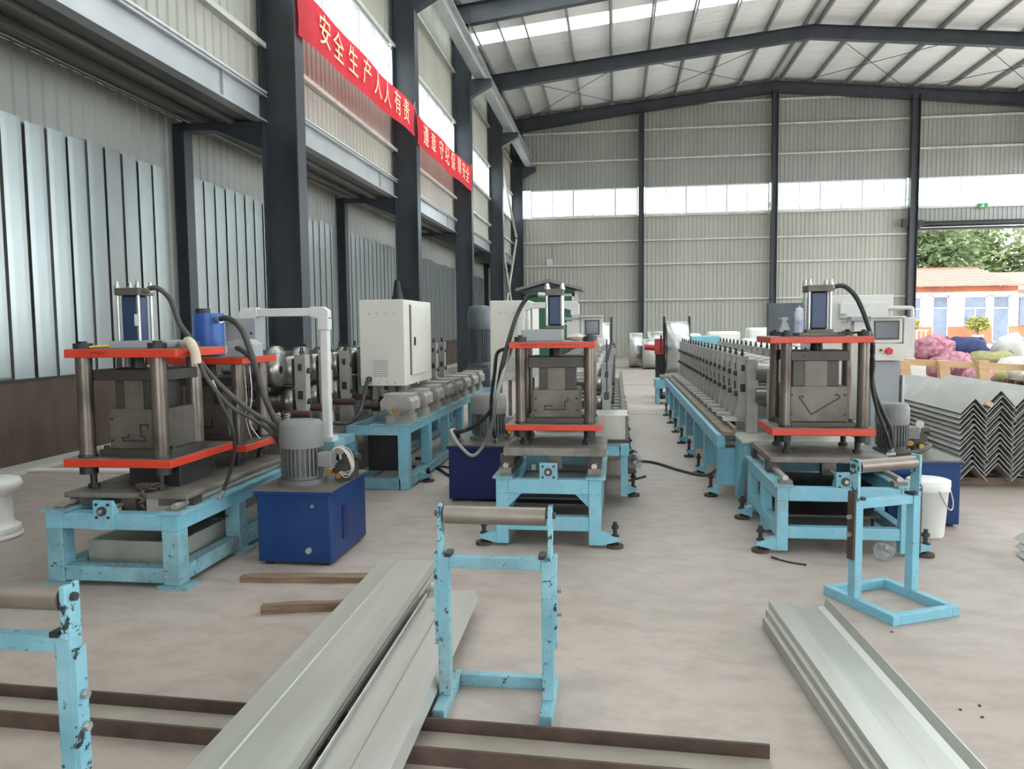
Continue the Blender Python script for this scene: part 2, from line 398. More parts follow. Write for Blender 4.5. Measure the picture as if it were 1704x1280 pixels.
# ---- back wall
BX = [-5.05, 1.15, 7.17, 13.15, 19.4]; BY = 37.45
wb = struct('wall_back', 'grey ribbed metal gable wall at the far end of the hall', 'wall', (7, BY, 0))
WZ0, WZ1 = 6.62, 7.96
for i in range(4):
    a0, a1 = BX[i], BX[i+1]
    if i < 3:
        corr(a0, a1, 0, WZ0, 'y', BY, .19, .02, -1).build('cladding_sheet', 'clad_light', wb)
    else:
        corr(a0, a1, 5.75, WZ0, 'y', BY, .19, .02, -1).build('cladding_sheet', 'clad', wb)
        corr(18.75, a1, 0, 5.75, 'y', BY, .19, .02, -1).build('cladding_sheet', 'clad_light', wb)
    corr(a0, a1, WZ1, roof_z, 'y', BY, .19, .02, -1).build('cladding_sheet', 'clad', wb)
    for z in (2.62, 4.31, 5.43, WZ0-.05, 9.2, 10.55, 11.65):
        if i == 3 and z < 5.5: continue
        b0, b1 = (a0, a1) if z < 11 else ((a0, min(a1, RX+4)) if i == 2 else (a0, a1))
        if z > 11 and i in (0, 3): continue
        MB().box(b0+.1, b1-.1, BY-.13, BY-.03, z, z+.075).build('girt', 'girt', wb)
window(1, 'y', -4.1, 1.0, WZ0+.03, WZ1, BY-.02, 5, 'window strip nearest the left corner of the gable wall')
window(2, 'y', 1.32, 7.0, WZ0+.03, WZ1, BY-.02, 6, 'window strip of the gable wall right of the first post')
window(3, 'y', 7.36, 12.98, WZ0+.03, WZ1, BY-.02, 6, 'window strip of the gable wall right of the ridge post')
window(4, 'y', 13.34, 19.1, WZ0+.03, WZ1, BY-.02, 6, 'window strip of the gable wall above the open roller door')
def hpost(name, x, y, z0, z1, dx, dy, label, group, t=.022):
    c = thing(name, label, 'column', (x, y, z0), group=group)
    MB().box(x-dx/2, x-dx/2+t, y-dy/2, y+dy/2, z0, z1).build('flange', 'steel_dark', c)
    MB().box(x+dx/2-t, x+dx/2, y-dy/2, y+dy/2, z0, z1).build('flange', 'steel_dark', c)
    MB().box(x-dx/2+t, x+dx/2-t, y-.008, y+.008, z0, z1).build('web', 'steel_dark', c)
    MB().box(x-dx/2-.05, x+dx/2+.05, y-dy/2-.05, y+dy/2+.05, z0, z0+.025).build('base_plate', 'steel_dark', c)
    return c
hpost('gable_post', 1.15, 37.15, 0, roof_z(1.15)-.5, .26, .28, 'slate post of the gable wall left of the ridge', None)
hpost('gable_post', RX, 37.15, 0, roof_z(RX)-.6, .26, .28, 'slate post of the gable wall under the roof ridge', None)
hpost('gable_post', 13.2, 37.15, 0, roof_z(13.2)-.5, .34, .3, 'slate post of the gable wall beside the open roller door', None)

for x0, x1, y in ((-1.8, 6, 12.65), (-1.8, 12, 19.0), (-3, 12, 25.5)):
    j = MB().box(x0, x1, y-.006, y+.006, -.01, .0015).build('floor_joint', 'rust', bpy.data.objects['floor'])
# ---- main left columns
names = ['behind the left forming machine', 'second from the front, carrying the joint of the two banners', 'third from the front, at the far end of the red banners',
         'fourth from the front, just before the gable corner', 'standing in the corner of the gable wall']
for k, y in enumerate(FY[2:]):
    lab = 'tall slate steel column of the left row ' + (['nearest the camera, out of the frame'] + names)[k]
    c = hpost('steel_column', -4.715, y, 0, roof_z(-4.7)-.35, .53, .3, lab, None)
    MB().prism([(-4.45, 9.0), (-3.82, 9.0), (-3.82, 8.84), (-4.05, 8.72), (-4.45, 8.5)], 'y', y-.13, y+.13).build('bracket', 'steel_dark', c)
    MB().box(-4.46, -3.8, y-.15, y+.15, 9.0, 9.025).build('bracket_plate', 'steel_dark', c)

# ---- rafters (portal frames)
for k, y in enumerate(FY):
    lab = ['roof frame far behind the camera', 'roof frame behind the camera', 'roof frame overhead beside the camera', 'roof frame above the left press, out of view', 'roof frame above the second column',
           'dark roof frame nearest the camera in view, at the third column', 'dark roof frame in the middle of the roof, at the fourth column', 'dark roof frame against the gable wall'][k]
    rf = thing('roof_frame', lab, 'beam', (RX, y, 11))
    for sgn in (-1, 1):
        def X(x): return x if sgn < 0 else 2*RX-x
        zt = lambda x: roof_z(x)-.2
        d0, d1 = .62, .5
        xs = (-4.95, 1.0, RX)
        for nm, hw, f in (('web', .012, lambda x, t: (zt(x)-.02, zt(x)-(d0 if x < -4 else d1)+.02)),
                          ('top_flange', .13, lambda x, t: (zt(x), zt(x)-.02)),
                          ('bottom_flange', .13, lambda x, t: (zt(x)-(d0 if x < -4 else d1)+.02, zt(x)-(d0 if x < -4 else d1)))):
            P = [(X(x), f(x, 0)[0]) for x in xs] + [(X(x), f(x, 0)[1]) for x in reversed(xs)]
            MB().prism(P, 'y', y-hw, y+hw).build(nm, 'steel_dark', rf)

# ---- roof
ce = struct('ceiling', 'white film-lined pitched roof with purlins and skylight strips', 'ceiling', (RX, 14, 11.5))
def slab(xa, xb, y0, y1, m, nm, dz=0):
    za, zb = roof_z(xa)+dz, roof_z(xb)+dz
    MB().add([(xa,y0,za),(xb,y0,zb),(xb,y1,zb),(xa,y1,za),(xa,y0,za+.05),(xb,y0,zb+.05),(xb,y1,zb+.05),(xa,y1,za+.05)],
             [(0,3,2,1),(4,5,6,7),(0,1,5,4),(1,2,6,5),(2,3,7,6),(3,0,4,7)]).build(nm, m, ce)
SKY = {1: (3.3,), 2: (3.3,), 3: (1.7, 4.9), 4: (1.7, 4.9), 5: (3.3,)}  # paired wide strips, mostly out of view, added to brighten the hall
for i in range(len(FY)-1):
    y0, y1 = FY[i], FY[i+1]
    if i == len(FY)-2: y1 = BY
    for xa, xb in ((-5.25, RX), (RX, 2*RX+5.25)):
        if i in SKY:
            ya = y0
            for q in SKY[i]:
                ym = FY[i]+q; hw = .55 if len(SKY[i]) == 1 else .8
                slab(xa, xb, ya, ym-hw, 'roof', 'roof_sheet')
                slab(xa, xb, ym-hw, ym+hw, 'skylight_sheet', 'skylight_strip'); ya = ym+hw
            slab(xa, xb, ya, y1, 'roof', 'roof_sheet')
        else:
            slab(xa, xb, y0, y1, 'roof', 'roof_sheet')
px = [-4.75, -3.9, -3.05, -1.62, -.19, 1.24, 2.67, 4.1, 5.55, 6.95]
for x in px + [2*RX-q for q in px]:
    z = roof_z(x)
    for i in range(len(FY)-1):
        y0, y1 = FY[i]+.01, FY[i+1]-.01
        MB().strip([(x+.06, z-.17), (x, z-.18), (x, z-.01), (x-.06, z-.005)], .006, 'y', y0, y1).build('purlin', 'purlin', ce)
for xa, xb in ((-4.3, .6), (.6, 6.6), (7.8, 12.8), (12.8, 18.4)):
    for a, b in ((xa, xb), (xb, xa)):
        MB().tube([(a, 30.7, roof_z(a)-.32), (b, 37.1, roof_z(b)-.32)], .014, 6, 1).build('brace_rod', 'steel_dark', ce)
MB().box(-5.2, -4.9, -9.2, 37.4, 11.2, 11.42).build('eave_trim', 'girt', ce)

# ---- upper crane runway along the left columns
rw = struct('trim_1', 'grey crane runway beam high along the left columns', 'beam', (-4.15, 20, 9.03))
MB().box(-4.3, -4.0, 3.9, 37.3, 9.03, 9.05).box(-4.3, -4.0, 3.9, 37.3, 9.48, 9.5).box(-4.165, -4.135, 3.9, 37.3, 9.05, 9.48).build('runway_beam', 'crane', rw)
MB().box(-4.19, -4.11, 3.9, 37.3, 9.5, 9.56).build('rail', 'steel_dark', rw)

# ---- left wall above the annex
wl = struct('wall_left', 'pale ribbed metal wall above the left columns', 'wall', (WL, 14, 4.4))
LW0, LW1 = 6.55, 7.72
for i in range(1, len(FY)-1):
    y0, y1 = FY[i], min(FY[i+1], BY)
    if i == len(FY)-2: y1 = BY
    corr(y0, y1, 4.4, LW0, 'x', WL, .2, .022, 1).build('cladding_sheet', 'clad_light', wl)
    corr(y0, y1, LW1, 11.44, 'x', WL, .2, .022, 1).build('cladding_sheet', 'clad_light', wl)
    for z in (5.43, LW0-.09, LW1+.01, 9.25, 10.4):
        MB().strip([(WL+.03, z), (WL+.12, z), (WL+.12, z+.07)], .008, 'y', y0+.02, y1-.02).build('girt', 'girt', wl)
    if i >= 2:
        window(3+i, 'x', y0+.35, y1-.35, LW0, LW1, WL+.02, 6,
               'window strip high in the left wall, ' + ['', '', 'beside the camera', 'behind the first red banner', 'behind the second red banner', 'beyond the far end of the banners', 'in the last bay before the gable'][i])
eb = struct('trim_2', 'pale edge beam over the annex openings of the left wall', 'beam', (-5, 14, 4.39))
for i in range(1, len(FY)-1):
    y0, y1 = FY[i]+.02, FY[i+1]-.02
    MB().box(-5.04, -5.0, y0, y1, 4.42, 4.74).build('beam_web', 'crane', eb)
    MB().box(-5.1, -4.94, y0, y1, 4.39, 4.42).build('bottom_flange', 'crane', eb)
    MB().box(-5.1, -4.93, y0, y1, 4.74, 4.765).build('top_flange', 'crane', eb)
    MB().tube([(-4.95, y0, 4.81), (-4.95, y1, 4.81)], .022, 8, 1).build('conduit', 'alu', eb)
    for y in (y0+.9, y1-1.2):
        MB().box(-5.0, -4.96, y-.012, y+.012, 4.42, 4.74).build('stiffener', 'crane', eb)
# wall bracing pipes in the last bay
br = struct('trim_3', 'pair of crossed white bracing pipes in the last bay of the left wall', 'brace', (-4.72, 34, .3))
MB().tube([(-4.75, 30.9, .3), (-4.75, 36.9, 5.6)], .055, 10, 1).build('brace_pipe', 'girt', br)
MB().tube([(-4.68, 36.9, .3), (-4.68, 30.9, 5.6)], .055, 10, 1).build('brace_pipe', 'girt', br)
MB().tube([(-4.72, 30.9, 8.8), (-4.72, 36.6, 5.7)], .055, 10, 1).build('brace_pipe', 'girt', br)

# ---- annex behind the columns
AX = -6.3
an = struct('wall_annex', 'annex wall of galvanised standing-seam sheets over a stained plinth', 'wall', (AX, 14, 0))
MB().box(AX-.3, AX, -9.2, BY, 0, .93).build('plinth', 'masonry', an)
corr(-9.2, BY, .93, 4.55, 'x', AX-.12, .22, .02, 1).build('upper_cladding', 'clad', an)
pan = MB(); pw, pt = .335, 3.76
pr = [(.038, 0), (.11, .002), (.26, .002), (pw-.012, 0), (pw, -.025)]
vs = []
for y, d in pr: vs += [(d, y, .94), (d, y, pt)]
pan.add(vs, [(2*i, 2*i+2, 2*i+3, 2*i+1) for i in range(len(pr)-1)])
PAN = pan.mesh('seam_sheet', 'galv_sheet')
y = 4.35
while y < 37.0:
    if not any(abs(y+pw/2-(fy)) < .28 for fy in FY):
        inst('seam_sheet', PAN, (AX-.06+random.uniform(-.003, .003), y, random.uniform(-.03, .03)), an)
    y += pw
MB().box(AX-.5, WL, BY-.02, BY+.02, 0, 4.6).build('end_wall', 'clad_light', an)
MB().box(AX-.1, AX+.02, -9.2, BY, .925, .945).build('flashing', 'black', an)
bb = MB().box(AX, AX+.3, -9.2, BY, 0, .045).build('baseboard_left', 'ground', org=(AX, 14, 0))
tag(bb, 'low concrete kerb along the foot of the annex wall', 'kerb', kind='structure')
so_ = struct('ceiling_annex', 'dark low soffit of the annex along the left wall', 'ceiling', (-5.7, 14, 4.4))
MB().add([(-5.05, -9.2, 4.41), (-6.5, -9.2, 4.56), (-6.5, BY, 4.56), (-5.05, BY, 4.41)], [(0, 1, 2, 3)]).build('soffit_sheet', 'soffit', so_)
for x, z in ((-5.45, 4.44), (-5.85, 4.47)):
    MB().box(x-.03, x+.03, -9.2, BY, z-.06, z).build('batten', 'soffit', so_)
MB().tube([(-6.27, -9.2, 4.52), (-6.27, 37.0, 4.52)], .012, 6, 1).build('conduit', 'alu', so_)
for k, y in enumerate(FY[2:]):
    o = hpost('annex_column', -6.33, y, 0, 4.45, .3, .22, 'slate annex column with haunched beam, ' +
              ['beside the camera', 'left of the first tall column', 'left of the second tall column', 'left of the third tall column', 'left of the fourth tall column', 'in the gable corner'][k], None, .016)
    MB().prism([(-6.2, 4.42), (-4.98, 4.4), (-4.98, 4.0), (-5.7, 4.3), (-6.2, 4.32)], 'y', y-.11, y+.11).build('haunch_beam', 'steel_dark', o)
# ---- front wall behind the camera, doorway added to light the machine fronts
wf = struct('wall_front', 'unseen front gable wall behind the camera, its doorway added for light', 'wall', (7, -9.3, 0))
MB().prism([(-6.7, 0), (-1, 0), (-1, 5), (8, 5), (8, 0), (19.4, 0), (19.4, roof_z(19.4)), (RX, roof_z(RX)), (-5.05, roof_z(-5.05)), (-6.7, 4.6)], 'y', -9.35, -9.25).build('wall_sheet', 'clad_light', wf)
# ---- right wall (outside the frame), its wide gap left open for light
wr = struct('wall_right', 'unseen right side wall with a wide gap opened for light', 'wall', (WR, 14, 0))
MB().box(WR, WR+.1, -9.2, BY, 0, 1.0).box(WR, WR+.1, -9.2, BY, 8.5, 11.44).build('wall_band', 'clad_light', wr)
for y in FY[:-1]:
    MB().box(WR-.3, WR+.1, y-.15, y+.15, 0, 11.3).build('wall_post', 'steel_dark', wr)

# ---- roller shutter over the open door
rs = thing('roller_shutter', 'rolled-up dark shutter with worn drum end above the open door', 'shutter', (16, 37.2, 5.6))
MB().cyl((13.55, 37.2, 5.85), (18.7, 37.2, 5.85), .13, 16).build('drum', 'black', rs)
MB().box(13.5, 18.7, 37.1, 37.35, 5.58, 5.68).build('bottom_bar', 'black', rs)
MB().cyl((13.5, 37.05, 5.8), (14.2, 37.05, 5.84), .035, 8).build('drive_shaft', 'rust', rs)
MB().cyl((13.45, 37.0, 5.68), (18.7, 37.0, 5.7), .022, 8).build('guide_pipe', 'girt', rs)
MB().box(13.4, 13.62, 37.0, 37.3, 5.6, 6.02).build('end_bracket', 'black', rs)
MB().box(12.7, 12.92, 36.95, 37.15, 5.75, 6.1).build('drive_motor', 'black', rs)
dj = struct('door_1', 'dark frame of the wide open roller door', 'door', (16, BY, 0))
MB().box(13.36, 13.48, 37.3, 37.5, 0, 5.75).build('door_jamb', 'steel_dark', dj)
MB().box(18.63, 18.75, 37.3, 37.5, 0, 5.75).build('door_jamb', 'steel_dark', dj)
es = thing('exit_sign', 'small green emergency exit sign above the open door', 'sign', (16.15, 37.3, 6.52))
MB().box(15.98, 16.38, 37.28, 37.31, 6.5, 6.72).build('sign_plate', 'exitgreen', es)
MB().prism([(16.09, 6.54), (16.13, 6.54), (16.17, 6.6), (16.21, 6.54), (16.24, 6.55), (16.19, 6.64), (16.24, 6.66), (16.23, 6.68), (16.12, 6.67), (16.13, 6.64)], 'y', 37.272, 37.28).cyl((16.2, 37.272, 6.695), (16.2, 37.28, 6.695), .016, 10).build('running_figure', 'white', es)
jb = thing('junction_box', 'small white junction box with a wire on the gable wall', 'box', (-3.2, 37.3, 4.4))
MB().box(-3.32, -3.06, 37.22, 37.34, 4.36, 4.68).build('housing', 'white', jb, bev=.01)
MB().tube([(-3.1, 37.3, 4.68), (-3.08, 37.3, 5.0), (-3.1, 37.3, 5.42)], .012, 6).build('wire', 'black', jb)

# ---- banners
def banner(y0, y1, b0, b1, t0, t1, txt, label, seed):
    th = thing('red_banner', label, 'banner', (-4.43, (y0+y1)/2, min(b0, b1)), group='slogan banners across the columns')
    n, m = 28, 5; vs = []
    def pos(u, v):
        sag = .05*math.sin(math.pi*u)
        z = (b0+(b1-b0)*u)*(1-v) + (t0+(t1-t0)*u)*v - sag*(.5+.5*v)
        return (-4.42 + .018*math.sin(u*17+seed) + .012*math.sin(v*5+u*9), y0+(y1-y0)*u, z)
    for i in range(n+1):
        for j in range(m+1): vs.append(pos(i/n, j/m))
    fs = [(i*(m+1)+j, (i+1)*(m+1)+j, (i+1)*(m+1)+j+1, i*(m+1)+j+1) for i in range(n) for j in range(m)]
    MB().add(vs, fs, True).build('cloth', 'banner', th)
    for i, ch in enumerate(txt):
        u = .1 + .82*(i+.5)/len(txt) if seed == 0 else .07+.88*(i+.5)/len(txt)
        p = pos(u, .5); o = inst('lettering', text_mesh(ch, .5, 'bannertext', .002), (p[0]+.03, p[1], p[2]), th)
        o.matrix_basis = Matrix(((0, 0, 1, o.location.x), (1, 0, 0, o.location.y), (0, 1, 0, o.location.z), (0, 0, 0, 1)))
    for u in (0, 1):
        p = pos(u, 1); MB().tube([(p[0], p[1], p[2]), (-4.44, p[1]+(.1 if u else -.1), p[2]+.12)], .006, 5, 1).build('tie_cord', 'white', th)
banner(10.62, 16.98, 5.56, 5.68, 6.28, 6.33, '安全生产人人有责', 'red slogan banner nearer the camera, large pale characters', 0)
banner(17.12, 23.75, 5.56, 5.62, 6.22, 6.36, '遵章守纪保障安全', 'red slogan banner farther from the camera, ending at the third column', 2)

# ================================================================== presses, tables and hydraulic units
def screw_foot(parent, x, y, h=.16, arm=None, m='cyan'):
    f = MB().cyl((x, y, 0), (x, y, .02), .055, 14).build('foot_pad', 'rust', parent)
    MB().cyl((x, y, .02), (x, y, h), .014, 8).hexp((x, y, .06), .028, .025).hexp((x, y, h-.045), .024, .022).build('levelling_screw', 'black', f)
    if arm:
        MB().prism([(arm, .02), (arm, .1), (x+(.03 if arm < x else -.03), .07), (x+(.03 if arm < x else -.03), .05)], 'y', y-.035, y+.035).build('foot_bracket', m, f)

def press_table(label, x0, x1, y0, y1, zt, bw=.08, beam=.09, low=(.1, .19), ymid=None, feet=True, gusset=False, marks=False, worn='cyan'):
    t = thing('press_table', label, 'machine table', ((x0+x1)/2, (y0+y1)/2, 0))
    ys = [y0] + ([ymid] if ymid else []) + [y1-bw]
    for x in (x0, x1-bw):
        for y in ys:
            MB().box(x, x+bw, y, y+bw, .02, zt-beam).build('leg', worn, t, bev=.004)
        MB().box(x, x+bw, y0, y1, zt-beam, zt).build('side_rail', 'cyan', t, bev=.004)
        for a, b in zip(ys[:-1], ys[1:]):
            MB().box(x+.005, x+bw-.005, a+bw, b, *low).build('lower_side_rail', worn, t, bev=.004)
        MB().box(x-.02, x+bw+.03, y0-.015, y1, zt, zt+.012).build('rail_plate', 'cyan_worn', t)
    for y in (y0, y1-bw):
        MB().box(x0+bw, x1-bw, y+.004, y+bw-.004, zt-beam, zt-.004).build('cross_beam', 'cyan', t, bev=.004)
        MB().box(x0+bw, x1-bw, y+.006, y+bw-.006, *low).build('lower_cross_beam', worn, t, bev=.004)
    if gusset:
        for x, s in ((x0+bw, 1), (x1-bw, -1)):
            MB().prism([(x, zt-beam), (x+s*.09, zt-beam), (x, zt-beam-.09)], 'y', y0+.02, y0+.06).build('gusset', 'cyan', t)
    if feet:
        screw_foot(t, x0-.09, y0+.04, .17, x0, worn); screw_foot(t, x1+.09, y0+.04, .17, x1, worn)
        screw_foot(t, x0-.07, y1-.2, .17, x0, worn)
    else:
        for x in (x0, x1-bw):
            for y in ys: MB().box(x-.03, x+bw+.05, y-.02, y+bw+.02, 0, .02).build('foot_plate', worn, t)
    if marks:
        for i in range(5):
            xx = x0+.42+i*.045
            MB().tube([(xx, y0+.004, .115+random.random()*.03), (xx+.012, y0+.004, .15), (xx+.026, y0+.004, .12+random.random()*.03)], .0016, 4, 2).build('chalk_mark', 'ink_blue', t)
    return t

def bearing_bracket(t, x0, x1, y, z0, z1, depth=.09):
    b = MB().box(x0, x1, y-.02, y, z0, z1).prism([(y, z0), (y, z1), (y+depth, z0)], 'x', x0, x0+.012).prism([(y, z0), (y, z1), (y+depth, z0)], 'x', x1-.012, x1).build('bearing_bracket', 'cyan', t)
    cx, cz = (x0+x1)/2, z1-(x1-x0)*.5
    MB().cyl((cx, y-.035, cz), (cx, y-.02, cz), .026, 16).build('bearing', 'die_dark', b)
    MB().cyl((cx, y-.045, cz), (cx, y+.3, cz), .012, 10).build('lead_screw', 'rod', b)
    for dx in (-.036, .036):
        for dz in (-.036, .036):
            MB().hexp((cx+dx, y-.02, cz+dz), .008, -.008, 'y').build('bolt', 'black', b)

def carriage(label, x0, x1, y0, y1, z0, z1, zr, rods, y_table):
    c = thing('press_carriage', label, 'carriage', ((x0+x1)/2, y0, z0))
    MB().box(x0, x1, y0, y1, z0, z1).build('plate', 'carriage', c, bev=.006)
    for x in rods:
        MB().cyl((x, y_table+.05, zr), (x, y1+.1, zr), .019, 14).build('guide_rod', 'rod', c)
        MB().box(x-.04, x+.04, y_table+.03, y_table+.1, zr-.045, zr-.012).build('rod_support', 'carriage', c)
        for y in (y0+.06, y1-.12):
            MB().box(x-.045, x+.045, y, y+.09, zr-.03, z0).build('slide_block', 'die_dark', c)
    xm = (x0+x1)/2
    MB().box(xm-.045, xm+.045, y0+.03, y0+.1, z0-.085, z0).build('screw_nut', 'die', c)
    return c

def press(label, x0, x1, y0, y1, zl, zu, post_r, posts_x, posts_y, die, upper, platen, slot, cyl, feet_z, ux=None, side_blocks=True, scribble=None, cyl_kind='square', depth_l=None):
    """zl, zu: (bottom, top) of lower and upper red plates; die/upper/platen: (x0,x1,z0,z1)"""
    p = thing('cutting_press', label, 'press', ((x0+x1)/2, (y0+y1)/2, zl[0]))
    yl = depth_l or y1
    lp = MB().box(x0, x1, y0, yl, *zl).build('lower_plate', 'red', p, bev=.004)
    MB().box(x0+.006, x1-.006, y0+.006, yl-.006, zl[1], zl[1]+.003).build('plate_face', 'carriage', lp)
    ux = ux or (x0+.02, x1-.02)
    upl = MB().box(ux[0], ux[1], y0, y1, *zu).build('upper_plate', 'red', p, bev=.004)
    MB().box(ux[0]+.006, ux[1]-.006, y0+.006, y1-.006, zu[1], zu[1]+.003).build('plate_face', 'carriage', upl)
    if scribble:
        mb = MB()
        for (a, b) in scribble:
            xx = a
            while xx < b:
                pts = [(xx+random.uniform(0, .012), y0-.0005, zu[0]+random.uniform(.012, zu[1]-zu[0]-.01)) for _ in range(4)]
                mb.tube(pts, .0013, 4, 3); xx += .014
        mb.build('marker_scribble', 'ink', upl)
    for y in posts_y:
        for x in posts_x:
            q = MB().cyl((x, y, zl[1]), (x, y, zu[0]), post_r, 20).build('guide_post', 'post', p)
            MB().cyl((x, y, zu[1]), (x, y, zu[1]+.035), post_r*1.15, 16).hexp((x, y, zu[1]+.035), post_r*.5, .012).build('post_nut', 'black', q)
            MB().cyl((x, y, zl[1]), (x, y, zl[1]+.02), post_r*1.18, 16).build('post_collar', 'die_dark', q)
            MB().cyl((x, y, zl[0]-.05), (x, y, zl[0]), post_r*1.1, 14).build('post_stub', 'black', q)
    yd = posts_y[0]+.03; yb = posts_y[-1]-.02
    d = MB().box(die[0], die[1], yd, yb, die[2], die[3]).build('lower_die', 'die', p, bev=.004)
    sx = [(die[0]+u, die[2]+v) for u, v in slot]
    MB().strip(sx, .0105, 'y', yd-.0015, yd+.01).build('profile_slot', 'black', d)
    for x in (die[0]+.018, die[1]-.018):
        for z in (die[2]+.05, die[3]-.06):
            MB().cyl((x, yd-.004, z), (x, yd, z), .009, 8).build('die_screw', 'black', d)
    MB().box(die[0]-.05, die[1]+.05, yd-.03, yb+.03, zl[1]+.003, die[2]).build('die_shoe', 'die_dark', p, bev=.003)
    for x in (die[0]-.03, die[1]+.03):
        MB().hexp((x, yd+.01, die[2]), .016, .02).build('clamp_bolt', 'black', d)
    MB().box(upper[0], upper[1], yd+.012, yb-.012, upper[2], upper[3]).build('upper_die', 'die_dark', p, bev=.003)
    w3 = (upper[1]-upper[0])*.26
    MB().box(upper[0]+w3, upper[1]-w3, yd+.006, yd+.012, upper[2], upper[3]).build('blade', 'die', p)
    pl = MB().box(platen[0], platen[1], yd-.01, yb+.01, platen[2], platen[3]).build('platen', 'die_dark', p, bev=.004)
    for x in (platen[0]+.09, platen[1]-.09):
        MB().cyl((x, yd-.013, (platen[2]+platen[3])/2), (x, yd-.01, (platen[2]+platen[3])/2), .007, 8).build('screw_hole', 'black', pl)
    cx, cyy, cw, cz0, cz1 = cyl
    MB().cyl((cx, cyy, platen[3]), (cx, cyy, zu[0]), .045, 16, .038).build('ram', 'black', p)
    c = None
    if cyl_kind == 'square':
        c = MB().box(cx-cw*.42, cx+cw*.42, cyy-cw*.42, cyy+cw*.42, cz0+.025, cz1-.045).build('hydraulic_cylinder', 'cylblue', p, bev=.012)
        MB().box(cx-cw*.62, cx+cw*.62, cyy-cw*.6, cyy+cw*.6, cz1-.045, cz1).build('end_cap', 'die', c, bev=.004)
        MB().box(cx-cw*.66, cx+cw*.66, cyy-cw*.66, cyy+cw*.66, cz0, cz0+.025).build('end_cap', 'die', c, bev=.004)
        for dx in (-1, 1):
            for dy in (-1, 1):
                a = (cx+dx*cw*.52, cyy+dy*cw*.5)
                MB().cyl((*a, cz0), (*a, cz1+.03), .0095, 10).hexp((*a, cz1), .017, .018).hexp((*a, cz1+.03), .012, .01).build('tie_rod', 'chrome', c)
    else:
        c = MB().cyl((cx, cyy, cz0), (cx, cyy, cz1), cw*.5, 28).build('hydraulic_cylinder', 'canblue', p)
        MB().cyl((cx-.04, cyy, cz1), (cx-.04, cyy, cz1+.035), cw*.25, 14).build('breather_cap', 'black', c)
    for x in (posts_x[0]+.02, posts_x[-1]-.02):
        for y in (y0+.09, yl-.09):
            MB().cyl((x, y, feet_z), (x, y, zl[0]), .02, 10).hexp((x, y, feet_z), .032, .025).build('support_stud', 'black', p)
    return p, c

def motor_vertical(parent, x, y, z0, r, h, hood='motor', body='motor_body'):
    m = MB().cyl((x, y, z0), (x, y, z0+.03), r*1.12, 24).build('motor_flange', body, parent)
    hb = h*.62
    MB().cyl((x, y, z0+.03), (x, y, z0+hb), r*.86, 24).build('motor_body', body, m)
    f = MB()
    for i in range(30):
        a = 2*math.pi*i/30; c, s = math.cos(a), math.sin(a); t = .0045
        a0 = Vector((c*r*.84, s*r*.84, 0)); a1 = Vector((c*r*.99, s*r*.99, 0)); q = Vector((-s, c, 0))*t
        vs = [Vector((x, y, 0))+p+Vector((0, 0, z)) for z in (z0+.05, z0+hb-.01) for p in (a0-q, a1-q, a1+q, a0+q)]
        f.add(vs, [(0,3,2,1),(4,5,6,7),(0,1,5,4),(1,2,6,5),(2,3,7,6),(3,0,4,7)])
    f.build('cooling_fins', body, m)
    MB().lathe([(r*1.0, z0+hb-.02), (r*1.04, z0+hb), (r*1.04, z0+h*.9), (r*.9, z0+h*.985), (r*.6, z0+h), (0.001, z0+h)], (x, y, 0), 28).build('fan_hood', hood, m)
    return m

